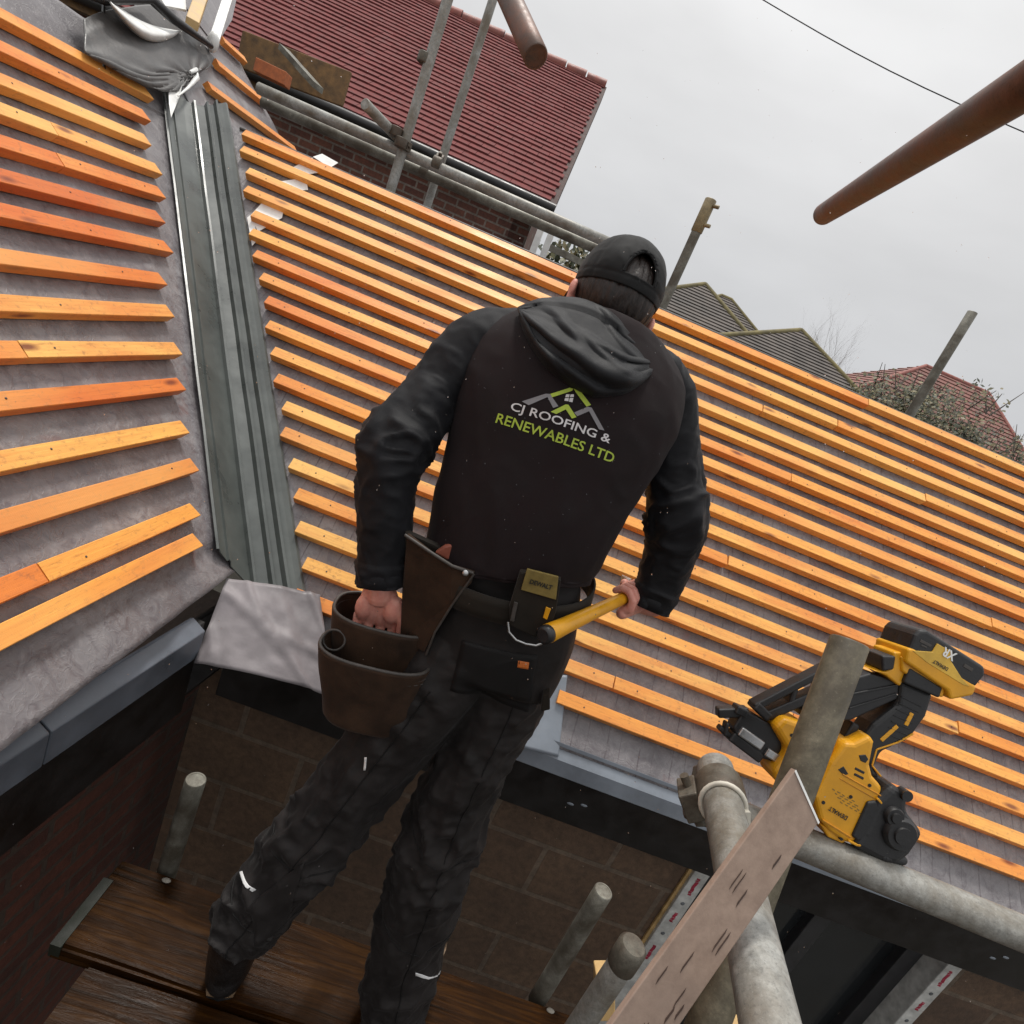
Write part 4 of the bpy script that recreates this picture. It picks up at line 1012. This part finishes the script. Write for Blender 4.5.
def patch(pts, name, mat, parent, off=.002, bv=BT_, th=.0015, sub=5):
    """a small sewn-on piece: quad outline given in the picture, laid on the surface found there"""
    H = [hit(bv, *p)[0] for p in pts]; tl, tr2, br, bl = H; N = (tr2-tl).cross(bl-tl).normalized(); N = N if N.dot(FWD) < 0 else -N
    def fn(i, j):
        p = tl.lerp(tr2, i).lerp(bl.lerp(br, i), j); h = bv.ray_cast(p+N*.06, -N)
        return (h[0] if h[0] is not None else p)+N*off
    return obj(name, MB().grid(fn, sub, sub), mat, parent, solid=th, off=1)
M_REFL = M('reflective_white', (.75, .75, .75), .35, 30, .1, 0)
for pts in ([(240, 872), (243, 871), (257, 890), (253, 892)], [(415, 972), (440, 970), (440, 973), (415, 975)], [(365, 757), (367, 757), (366, 770), (364, 770)]):
    patch(pts, 'reflective_piping', M_REFL, tr_, sub=6)
patch([(518, 660), (529, 662), (528, 669), (517, 667)], 'brand_tag', M('orange_tag', (.50, .13, .02), .6), tr_)
patch([(462, 640), (538, 655), (528, 712), (450, 690)], 'back_pocket', M_TROU2, tr_, sub=14, off=.002)
patch([(250, 905), (305, 862), (300, 925), (255, 945)], 'knee_panel', M_TROU, tr_, sub=10, off=.003)
# boots
def boot(heel, ank, toe_dir, name='boot'):
    h = V(heel); t = V(toe_dir).normalized(); s = t.cross(up).normalized(); b = MB()
    b.cap(h+t*.045+up*.06, V(ank)+up*.02, .048, .054, 18); b.ball(h+t*.042+up*.045, s*.044, t*.050, up*.05, 18); b.cap(h+t*.10+up*.055, h+t*.215+up*.038, .042, .040, 16); b.ball(h+t*.225+up*.040, s*.048, t*.05, up*.036, 18)
    b.cap(h+t*.06+up*.12, h+t*.15+up*.07, .042, .038, 14)
    o = obj(name, b, [M('boot_leather', (.012, .011, .011), .4, 30, .4, .5, .003, 0, 120)], person, remesh=.006, smooth=4); bake(o)
    b = MB(); out = [(.004, 0), (.008, .026), (.04, .037), (.10, .036), (.19, .045), (.25, .038), (.272, .016)]
    P = [h+t*x+s*y for x, y in out]+[h+t*x-s*y for x, y in out[::-1]]
    b.slab([p+up*.004 for p in P], up*.020); obj('sole', b, M_TOOLB, o, bevel=.004)
    b = MB(); b.slab([p+up*.024+(p-h-t*.12)*.05 for p in P], up*.0025); obj('welt', b, M('tan_welt', (.16, .10, .055), .6), o)
    b = MB(); b.tube([h+t*.0+up*.15, h-t*.012+up*.17, h+t*0+up*.19], .006, 8); obj('pull_loop', b, M_TOOLB, o)
fl_ = atz(214, 1010, -1.552); boot((fl_.x, fl_.y+.01, -1.552), at(236, 940, .887), (-.22, 1, 0))
fr_ = atz(398, 1032, -1.552); boot((fr_.x, fr_.y+.01, -1.552), at(392, 1006, .945), (.15, 1, 0))

# sewn seams down the back of each leg and round the knees
for keys, q0, ts in ((kLL, -1.9, (.50, .70)), (kLR, -1.2, (.44, .66))):
    Pk = [V(K[0]) for K in keys]; rk = [K[1] for K in keys]; out = []
    for k in range(60):
        t = .08+.86*k/59; c = cr(Pk, t); h = BT_.find_nearest(c+V((.35*cos(q0), .9*sin(q0), 0)).normalized()*cr(rk, t)*1.1); out.append(h[0]+h[1]*.0004)
    b = MB(); b.tube(out, .0016, 6); obj('seam', b, M_TROU2, tr_)
    for t in ts:
        c = cr(Pk, t); ring = []
        for k in range(19):
            q = -pi*.95+pi*.9*k/18; h = BT_.find_nearest(c+V((cos(q), sin(q), .18*cos(q*2))).normalized()*cr(rk, t)*1.1); ring.append(h[0]+h[1]*.0004)
        b = MB(); b.tube(ring, .0015, 6); obj('seam', b, M_TROU2, tr_)

# hair and cap
def sph(az, el, rx, ry, rz, c): return c+RH*(sin(az)*cos(el)*rx)-FH*(cos(az)*cos(el)*ry)+UH*(sin(el)*rz)      # az 0 = back of the head
def hairf(i, j):
    az = (i-.5)*radians(205); lo = radians(-33)+radians(22)*(abs(i-.5)*2)**2.5+radians(5)*nz(i*9, 2)
    el = radians(52)+(lo-radians(52))*j
    k = (1+.012*min(1, j*2))+.03*nz(i*34, j*3)+.015*nz(i*80, j*6)-.03*max(0, j-.85)*6
    return sph(az, el, 0.0755*k, .0965*k, .094*k, HC+UH*.018)
hr = obj('hair', MB().grid(hairf, 120, 40), M_HAIR, person, solid=.004)
b = MB(); rnd = random.Random(4)
for _ in range(420):
    i = rnd.random(); az = (i-.5)*radians(190); el = radians(-22)+radians(20)*(abs(i-.5)*2)**2.5+radians(rnd.uniform(-8, 26))
    p = sph(az, el, .0765, .0975, .095, HC+UH*.018); q = sph(az+rnd.uniform(-.06, .06), el-radians(rnd.uniform(7, 14)), 0.0785, .099, .096, HC+UH*.018)
    b.tube([p, (p+q)/2+(p-HC)*.012, q], [.0016, .0013, .0003], 4)
for _ in range(160):                                  # hair showing in the gap of the cap
    az = rnd.uniform(-.30, .30); el = radians(rnd.uniform(12, 36)); p = sph(az, el, .0755, .097, .094, HC+UH*.02); q = sph(az+rnd.uniform(-.14, .14), el-radians(rnd.uniform(4, 12)), 0.0785, .0985, .0965, HC+UH*.02)
    b.tube([p, q], [.0016, .0006], 4)
obj('strands', b, M_HAIR, hr)
CC = HC+UH*.032
def capf(i, j):
    az = 2*pi*i-pi; el = radians(-7)+radians(97)*j
    seam = abs(((az/(pi/3)+.5) % 1)-.5); k = 1-.016*math.exp(-(seam/.035)**2)*(1-j*.5)+.016*nz(i*7, j*4)+.012*ridge(nz(i*14, j*5, 3))*(1-j)-.012*math.exp(-((j-.10)/.02)**2)
    sq = 1+.03*cos(el)*sin(el)*2
    return sph(az, el, .0805*k*sq, .1015*k*sq, .0965*k*sq, CC)
nu, nv = 120, 60
b = MB(); b.grid(capf, nu, nv, closeu=True)
keep = []
for n_, f in enumerate(b.f):
    i = n_ % nu; j = n_//nu; az = 2*pi*(i+.5)/nu-pi; el = -7+97*(j+.5)/(nv-1)
    x = az/.40; y = (el-6)/31.
    if el > 6 and x*x+y*y < 1: continue
    keep.append(n_)
b.f = [b.f[n_] for n_ in keep]; b.mi = [b.mi[n_] for n_ in keep]; b.sm = [b.sm[n_] for n_ in keep]
cp = obj('cap', b, M_CAP, person, solid=.0035, off=1)
b = MB(); b.tube([sph(.40*cos(a), radians(6+31*sin(a)), .0835, .1045, .0995, CC) for a in [pi*k/24 for k in range(25)]], .0026, 8); obj('opening_edge', b, M_CAP, cp)
b = MB(); b.grid(lambda i, j: sph(-.60+1.2*i, radians(-6.5+11*j), .0812, .1024, .0975, CC), 24, 4); obj('strap', b, M_CAP, cp, solid=.0012, off=1)
b = MB(); b.ball(CC+UH*.099, RH*.008, FH*.008, UH*.005, 12); obj('button', b, M_CAP, cp)
def brim(i, j):
    az = pi+(i-.5)*radians(120); base = sph(az, radians(-4), .082, .103, .098, CC)
    return base+FH*(.062*j*cos((i-.5)*radians(100)))-UH*(.016*j+.014*(abs(i-.5)*2)**2*j)
obj('brim', MB().grid(brim, 30, 8), M_CAP, cp, solid=.004)

# ------------------------------------------------------------------ tool belt
BC = at(508, 578, 1.05); XB = V((1, .08, .20)).normalized(); YB = V((-.05, 1, .02)).normalized(); ZB = XB.cross(YB).normalized()
tb = thing('tool_belt', BC, 'dark tool belt with hanging brown pouches and a hammer holster on the hips', 'tool belt')
def bf(i, j):
    a = 2*pi*i; return BC+XB*cos(a)*.172+YB*sin(a)*.142+ZB*((j-.5)*.046+.006*sin(a*2))
obj('belt_strap', MB().grid(bf, 72, 4, closeu=True), M_LEATH_D, tb, solid=.004)
def bucket(C, X, Yv, rx, ry, h, taper, name, lean=V((0, 0, 0)), label=None):
    """open pouch hanging down: C centre of its mouth"""
    X = X.normalized(); Yv = (Yv-X*Yv.dot(X)).normalized(); Z = X.cross(Yv).normalized(); Z = Z if Z.z > 0 else -Z
    def sec(a, k, z):
        c_, s_ = cos(a), sin(a); e = .75
        return C+X*math.copysign(abs(c_)**e, c_)*rx*k+Yv*math.copysign(abs(s_)**e, s_)*ry*k-Z*z+lean*z
    def fo(i, j):
        a = 2*pi*i
        if j < .82: t = j/.82; k = 1-(1-taper)*t+.07*nz(cos(a)*1.5, t*2, sin(a)*1.5)*min(1, t*3); return sec(a, k, h*t+.004*nz(a, 1))
        t = (j-.82)/.18; return sec(a, taper*(1-t*.98), h+.012*sin(t*pi/2))
    o = obj(name, MB().grid(fo, 64, 30, closeu=True), M_LEATH, tb, solid=.0035, off=-1)
    b = MB(); b.tube([sec(2*pi*k/48, 1.0, -.001) for k in range(49)], .0033, 8); b.tube([sec(2*pi*k/48, 1.005, .014) for k in range(49)], .0016, 6); obj('piping', b, M_PIPE, o)
    if label: o['label'] = label
    b = MB()
    for k in range(64):
        if k % 2: continue
        b.cap(sec(2*pi*k/64, 1.012, .022), sec(2*pi*(k+.9)/64, 1.012, .022), .0009, .0009, 6)
    obj('stitching', b, M_PIPE, o)
    return o
XP = V((1, .10, .08)); YP = V((-.1, 1, 0))
p1 = bucket((at(325, 642, .935)+at(428, 662, .935))/2, XP, YP, .102, .054, .148, .80, 'pouch', V((.12, .03, 0)), 'lower, front pouch of brown suede')
p2 = bucket((at(338, 602, 1.0)+at(436, 627, 1.0))/2, XP, YP, .100, .064, .175, .85, 'pouch', V((.12, 0, 0)), 'upper pouch with the hand inside')
# apron of suede that carries the pouches up to the belt
def apr(pts, th, name, mat, piped=True):
    P = [at(*p) for p in pts]; n = (P[1]-P[0]).cross(P[-1]-P[0]).normalized(); n = n if n.dot(FWD) < 0 else -n
    b = MB(); b.slab(P, -n*th); o = obj(name, b, mat, tb, bevel=.0012)
    return o, P, n
o_, P_, n_ = apr([(407, 534, .94), (430, 552, .925), (452, 566, .915), (474, 572, .92), (470, 584, .92), (452, 604, .925), (434, 632, .935), (424, 652, .94), (400, 640, .97), (402, 590, .96)], .006, 'apron', M_LEATH)
b = MB(); b.tube([at(405, 535, .938), at(430, 552, .922), at(452, 566, .912), at(473, 573, .917)], .0032, 8); b.tube([at(474, 574, .917), at(452, 605, .922), at(435, 632, .932), at(426, 655, .94)], .0022, 8); obj('piping', b, M_PIPE, o_)
b = MB(); q = at(465.5, 573, .912); b.ball(q, EX*.006, EY*.006, FWD*.003, 12); obj('rivet', b, M_STEEL, o_)
o2, _, _ = apr([(405, 532, .955), (436, 546, .955), (470, 566, .955), (472, 580, .955), (440, 600, .97), (404, 600, .98)], .012, 'pouch_back', M_LEATH_D)
b = MB(); b.slab([at(434, 553, .945), at(444, 546, .945), at(457, 543, .945), at(464, 549, .945), at(463, 560, .945), at(455, 563, .945), at(446, 560, .945)], V((0, .012, 0)))
b2 = MB(); b2.ball(at(456, 552, .944), EX*.0045, EY*.0045, FWD*.002, 10)
tn = tag(obj('plier_handle', b, M('red_brown_grip', (.26, .075, .045), .5, 50, .3), bevel=.004), 'red-brown tool grip with a hole, sticking out of the belt pouch', 'hand tool'); obj('hole', b2, M_BLACK, tn)
b = MB(); cR = at(334, 640, .935); b.tube([cR+(EX*cos(a*pi/12)*.020+EY*sin(a*pi/12)*.019) for a in range(25)], .0022, 8); obj('loop', b, M_PIPE, p1)
# holster
def quad(pts, Y, th, name, mat, parent=tb, bev=.002):
    P = [at(x, y, Y) for x, y in pts]; b = MB(); b.slab(P, V((0, th, 0))); return obj(name, b, mat, parent, bevel=bev)
hz = quad([(520, 572), (561, 580), (556, 612), (545, 642), (510, 626), (509, 608)], .895, .016, 'holster', M_LEATH_D)
lb = quad([(527, 569), (558.5, 577), (556, 600), (521, 590)], .889, .005, 'label_plate', M('olive_label', (.175, .125, .030), .6, 60, .25), hz, .001)
def flat_text(s, L, R_, N, mat, name, parent, hscale=1., off=.0008):
    X = (R_-L).normalized(); Y = N.cross(X); vs, fs = text_mb(s, 1, 0, .03); x0, x1 = min(v.x for v in vs), max(v.x for v in vs); k = (R_-L).length/(x1-x0); b = MB()
    b.add([(L+R_)/2+X*(v.x-(x0+x1)/2)*k+Y*v.y*k*hscale+N*off for v in vs], fs, 0); return obj(name, b, mat, parent)
flat_text('DEWALT', at(530, 581.5, .888), at(552, 588, .888), V((0, -1, 0)), M_BLACK, 'lettering', lb, 1.2)
for pts in ([(514, 602), (518, 603), (514, 622), (510, 621)], [(546, 607), (551, 609), (547, 620), (543, 618)]): quad(pts, .890, .003, 'strap_end', M_YEL if pts[0][0] > 530 else M_PIPE, hz, .001)
b = MB(); b.tube([at(x, y, .888-.012*sin(k/8*pi)) for k, (x, y) in enumerate([(508, 622), (509, 632), (516, 640), (526, 644), (536, 645.5), (543, 643), (545, 636), (541, 630), (538, 629)])], .0022, 8); obj('hammer_ring', b, M_STEEL, hz)
quad([(543, 696), (550, 693), (550, 710), (541, 712)], .93, .02, 'tool_loop', M_LEATH_D)
# hammer
hm = thing('hammer', HA, 'hammer with a bright yellow handle held in the worker\'s right hand', 'hammer')
b = MB(); b.tube([HA, HA+HD*.003, HA+HD*.05, HA+HD*.10, HA+HD*.16, HA+HD*((HB-HA).length+.06)], [.0145, .0165, .0150, .0140, .0130, .0115], 20); obj('handle', b, M_YEL, hm)
b = MB(); b.tube([HA-HD*.012, HA-HD*.010, HA+HD*.003, HA+HD*.005], [.011, .0152, .0162, .015], 20); obj('end_cap', b, M_BLACK, hm)
b = MB(); HL = (HB-HA).length; q = HA+HD*(HL+.08); pv = EX*.45-EY*.15+FWD*.9; pv = (pv-HD*pv.dot(HD)).normalized(); b.cap(q, q-HD*.02, .012, .012, 14); b.tube([q-pv*.030, q-pv*.028, q-pv*.012, q+pv*.02, q+pv*.045], [.012, .014, .011, .012, .009], 16); b.slab([q+pv*.03-HD*.008, q+pv*.03+HD*.008, q+pv*.055+HD*.014, q+pv*.055+HD*.010], HD.cross(pv)*.014); obj('head', b, M_STEEL, hm)

# ------------------------------------------------------------------ nail gun behind the near standard
GZ = .875; GK = GZ/FP
def G(x, y, w=0.): return ad(700+x/3.657, 610+y/3.657, GZ)-FWD*w
gun = thing('nail_gun', G(520, 480), 'yellow and black cordless nail gun hanging behind the upright scaffold tube', 'nail gun')
def part(name, polys, mat, parent=gun, bev=.003, seg=3):
    b = MB()
    for pts, w0, w1 in polys: b.slab([G(x, y, w0) for x, y in pts], -FWD*(w1-w0))
    return obj(name, b, mat, parent, bevel=bev, seg=seg)
def beam(p, q, wd):
    dx, dy = q[0]-p[0], q[1]-p[1]; L = math.hypot(dx, dy); nx, ny = -dy/L*wd/2, dx/L*wd/2
    return [(p[0]+nx, p[1]+ny), (q[0]+nx, q[1]+ny), (q[0]-nx, q[1]-ny), (p[0]-nx, p[1]-ny)]
def line(pts, wd, w0, w1): return [(beam(p, q, wd), w0, w1) for p, q in zip(pts, pts[1:])]
body = part('body', [([(482, 450), (515, 452), (572, 424), (586, 450), (570, 530), (580, 570), (616, 610), (600, 662), (520, 800), (490, 808), (430, 765), (392, 722), (372, 640), (430, 520)], -.036, .036)], M_YEL, bev=.008)
part('front_housing', [([(240, 405), (276, 367), (345, 390), (388, 418), (470, 440), (400, 640), (300, 610), (250, 606), (236, 560), (292, 490)], -.030, .030)], M_YEL, bev=.008)
M_YSH = M('deep_yellow', (.50, .21, .008), .4)
for ln_ in (line([(470, 560), (612, 640)], 5, .0355, .0375), line([(462, 576), (600, 655)], 4, .0355, .037), line([(400, 720), (500, 782)], 6, .0355, .038)): part('panel_rib', ln_, M_YSH, body, .0008)
for sl_ in (([(455, 545), (475, 533), (492, 560), (476, 566)], .034, .0368), ([(528, 494), (552, 492), (562, 508), (552, 522), (534, 514)], .034, .0368), (beam((515, 540), (548, 557), 9), .034, .0368), (beam((512, 560), (545, 577), 9), .034, .0368), ([(255, 572), (300, 490), (326, 490), (276, 582)], .026, .0312)):
    part('vent_slot', [sl_], M_BLACK, body, .0008)
part('side_panel', [([(500, 775), (555, 655), (585, 650), (600, 682), (555, 782), (520, 792)], .034, .040)], M_TOOLB, body, .003)
part('panel_rim', line([(588, 642), (612, 668), (606, 716), (562, 800), (520, 806), (488, 790)], 8, .034, .0405), M_YEL, body, .001)
part('lower_tab', [([(400, 742), (440, 762), (500, 800), (482, 815), (430, 792)], -.02, .030)], M_YEL, body, .003)
mo = part('motor_housing', [([(590, 640), (640, 592), (700, 632), (694, 690), (755, 768), (705, 842), (662, 880), (600, 866), (498, 812), (545, 740)], -.040, .041)], M_TOOLB, bev=.010)
b = MB()
for c_, r_, w_ in (((660, 760), 58, .050), ((640, 700), 34, .048)):
    c = G(*c_); k = GK/3.657; b.tube([c-FWD*.03, c-FWD*(w_-.004), c-FWD*w_], [r_*k, r_*k, r_*k*.86], 24); b.tube([c-FWD*(w_-.001), c-FWD*(w_+.003)], [r_*k*.55, r_*k*.5], 20)
b.cap(G(700, 850, .02), G(735, 790, .02), .008, .008, 10); b.cap(G(615, 850, .035), G(690, 870, .03), .007, .007, 10)
obj('motor_caps', b, M_TOOLB, mo)
b = MB(); c = G(684, 628); b.tube([c-FWD*.03, c-FWD*.046], .0078, 18); obj('dial', b, M_TOOLB, mo)
b = MB(); b.tube([c-FWD*.044+(EX*cos(k*pi/10)+EY*sin(k*pi/10))*.0066 for k in range(21)], .0012, 6); obj('dial_ring', b, M_YEL, mo)
hn = part('handle', [([(700, 242), (818, 292), (792, 372), (742, 442), (662, 486), (632, 500), (606, 556), (632, 596), (588, 590), (576, 530), (548, 470), (602, 398), (690, 328)], -.020, .022)], M_TOOLB, bev=.007)
part('handle_accent', [(beam((738, 358), (716, 402), 15), .019, .0232), (beam((628, 456), (686, 404), 14), .019, .0232)]+line([(742, 432), (690, 462), (612, 488), (596, 545), (628, 584)], 6, .018, .0232), M_YEL, hn, .0008)
part('trigger', [([(508, 460), (545, 400), (570, 415), (556, 452), (530, 462)], -.010, .012)], M_TOOLB, hn, .003)
mg = part('magazine', [(beam((190, 348), (482, 196), 27), -.012, .014), (beam((232, 380), (475, 275), 34), -.012, .014), (beam((192, 338), (242, 386), 32), -.014, .016), (beam((318, 345), (342, 262), 20), -.011, .013), (beam((425, 290), (450, 215), 26), -.011, .013),
     ([(352, 352), (470, 258), (600, 220), (705, 252), (702, 310), (528, 390), (400, 396), (356, 378)], -.016, .017)], M_TOOLB, bev=.003)
nose = part('nose', [([(150, 358), (196, 378), (246, 408), (304, 468), (262, 546), (204, 528), (132, 478), (112, 420)], -.016, .012), (beam((60, 372), (170, 368), 34), -.008, .010), (beam((66, 424), (112, 462), 20), -.006, .008), (beam((95, 405), (85, 455), 14), -.006, .010), (beam((105, 452), (215, 535), 36), -.012, .013), (beam((120, 352), (160, 372), 30), -.006, .016)], M_BLACK, bev=.0025)
part('nose_rods', [(beam((132, 428), (214, 484), 34), .008, .017), (beam((226, 502), (276, 534), 32), .008, .017)], M_STEEL, nose, .002)
ft = part('battery_foot', [([(598, 206), (640, 206), (662, 196), (668, 138), (705, 140), (722, 172), (706, 236), (690, 262), (640, 222)], -.024, .026), ([(688, 150), (712, 168), (842, 262), (836, 298), (806, 290), (690, 205)], -.030, .031)], M_YEL, bev=.004)
part('foot_inset', [([(714, 190), (830, 262), (818, 298), (692, 244)], -.031, .033), ([(622, 150), (672, 152), (664, 200), (624, 206)], -.02, .029)], M_TOOLB, ft, .003)
bt = part('battery', [([(726, 73), (744, 54), (769, 56), (971, 184), (974, 214), (941, 252), (900, 262), (704, 128)], -.036, .037)], M_TOOLB, bev=.005)
part('battery_base', [([(698, 118), (720, 120), (940, 252), (928, 284), (846, 300), (838, 268), (690, 168)], -.037, .0385)], M_YEL, bt, .004)
part('battery_label', [([(712, 126), (782, 131), (800, 102), (852, 132), (845, 160), (884, 222), (912, 252), (890, 246), (760, 166)], .0355, .0392)], M('label_yellow', (.62, .38, .05), .45), bt, .0006)
for sx, sy, sw in ((404, 660, .036), (566, 600, .036), (500, 640, .036), (470, 790, .034), (300, 430, .030), (556, 770, .040), (812, 282, .032), (720, 440, .021)):
    b = MB(); c = G(sx, sy, sw); b.tube([c+FWD*.004, c-FWD*.0008], [.0028, .0026], 12); b.tube([c-FWD*.0006, c-FWD*.0012], [.0013, .0013], 6); obj('screw', b, M_BLACK, body)
rnd = random.Random(21)
for k in range(4):                                     # rows of small grey print, unreadable in the photo
    x0, y0 = 436+k*9, 612+k*15
    part('rating_print', [(beam((x0+q*17, y0+q*10), (x0+q*17+rnd.uniform(7, 13), y0+q*10+rnd.uniform(4, 7)), 3.2), .0352, .0364) for q in range(5)], M('print_grey', (.20, .13, .03), .5), body, 0)
for k in range(7):
    part('grip_rib', [(beam((700+k*-9, 300+k*22), (772+k*-10, 336+k*20), 3.5), .0205, .0232)], M_BLACK, hn, .0006)
part('magazine_rail', [(beam((500, 300), (690, 262), 8), .016, .0195), (beam((520, 345), (690, 292), 6), .016, .019)], M_BLACK, mg, .001)
ua = (G(-100, -58.8)-G(0, 0)).normalized(); NG = -FWD
def gtext(s, cx, cy, L, w, mat, name, parent, hs=1.):
    c = G(cx, cy, w); return flat_text(s, c-ua*L/2, c+ua*L/2, NG, mat, name, parent, hs)
gtext('DEWALT', 455, 696, .030, .0365, M_BLACK, 'lettering', body, 1.2)
gtext('XR', 838, 136, .021, .0396, M_WHITE, 'lettering', bt, 1.2)
gtext('DEWALT', 808, 176, .024, .0396, M_BLACK, 'lettering', bt, 1.2)
part('battery_marks', [(beam((742, 92), (780, 112), 10), .0365, .0378), (beam((895, 178), (925, 196), 12), .0365, .0378), (beam((745, 108), (765, 116), 6), .0365, .0378)], M_PIPE, bt, .0004)


# drops of rain in the air
b = MB(); rnd = random.Random(33)
for _ in range(420):
    p = ad(rnd.uniform(-60, 1084), rnd.uniform(-60, 1084), rnd.uniform(.55, 1.0)); r = rnd.uniform(.0003, .0007)
    b.ball(p, (r, 0, 0), (0, r, 0), (0, 0, r*1.25), 8)
M_DROP = NT('rain_drop'); M_DROP.base((1, 1, 1)); M_DROP.rough(0); M_DROP.set(Transmission_Weight=1, IOR=1.33); M_DROP = M_DROP.m
tag(obj('rain', b, M_DROP), 'fine drops of rain falling in front of the worker and the roof', 'rain', kind='stuff')
# ------------------------------------------------------------------ sky and sun
w = bpy.data.worlds.new('World'); scn.world = w; w.use_nodes = True; nt = w.node_tree; nt.nodes.clear()
def wn(t, **k):
    x = nt.nodes.new(t)
    for a_, b_ in k.items(): setattr(x, a_, b_)
    return x
SUN_EL, SUN_AZ = radians(72), radians(-25)
sky = wn('ShaderNodeTexSky'); sky.sky_type = 'NISHITA'; sky.sun_disc = False; sky.sun_elevation = SUN_EL; sky.sun_rotation = SUN_AZ; sky.dust_density = 4; sky.air_density = 1.
hsv = wn('ShaderNodeHueSaturation'); hsv.inputs['Saturation'].default_value = .06; nt.links.new(sky.outputs[0], hsv.inputs['Color'])
tc = wn('ShaderNodeTexCoord'); sp = wn('ShaderNodeSeparateXYZ'); nt.links.new(tc.outputs['Generated'], sp.inputs[0])
# cloud layer: a thick overcast, about three times brighter overhead than at the horizon
rp = wn('ShaderNodeValToRGB'); nt.links.new(sp.outputs['Z'], rp.inputs[0]); e = rp.color_ramp.elements
e[0].position = 0; e[0].color = (.54, .555, .575, 1); e[1].position = 1; e[1].color = (1.4, 1.4, 1.4, 1)
for pos, c in ((.06, (.56, .57, .59)), (.22, (.645, .65, .662)), (.40, (.76, .76, .766)), (.62, (1.0, 1.0, 1.0))): x = e.new(pos); x.color = (*c, 1)
no = wn('ShaderNodeTexNoise'); mp = wn('ShaderNodeMapping'); nt.links.new(tc.outputs['Generated'], mp.inputs[0]); mp.inputs['Scale'].default_value = (1.6, 1.6, 4.5); nt.links.new(mp.outputs[0], no.inputs['Vector']); no.inputs['Scale'].default_value = 1.3; no.inputs['Detail'].default_value = 5
mr = wn('ShaderNodeMapRange'); nt.links.new(no.outputs['Fac'], mr.inputs[0]); mr.inputs[1].default_value = .3; mr.inputs[2].default_value = .7; mr.inputs[3].default_value = .88; mr.inputs[4].default_value = 1.07
ml = wn('ShaderNodeVectorMath', operation='SCALE'); nt.links.new(rp.outputs[0], ml.inputs[0]); nt.links.new(mr.outputs[0], ml.inputs['Scale'])
bg1 = wn('ShaderNodeBackground'); nt.links.new(hsv.outputs[0], bg1.inputs[0]); bg1.inputs[1].default_value = .01
bg2 = wn('ShaderNodeBackground'); nt.links.new(ml.outputs[0], bg2.inputs[0]); bg2.inputs[1].default_value = 1.
ads = wn('ShaderNodeAddShader'); nt.links.new(bg1.outputs[0], ads.inputs[0]); nt.links.new(bg2.outputs[0], ads.inputs[1])
ou = wn('ShaderNodeOutputWorld'); nt.links.new(ads.outputs[0], ou.inputs[0])
sd = bpy.data.lights.new('sun', 'SUN'); sd.energy = 2.5; sd.angle = radians(10); sd.color = (1, .96, .90)
so = bpy.data.objects.new('sun', sd); col.objects.link(so)
dirn = V((sin(SUN_AZ)*cos(SUN_EL), cos(SUN_AZ)*cos(SUN_EL), sin(SUN_EL)))
so.rotation_euler = dirn.to_track_quat('Z', 'Y').to_euler()
scn.view_settings.view_transform = 'Standard'; scn.view_settings.look = 'None'; scn.view_settings.exposure = 0; scn.view_settings.gamma = 1
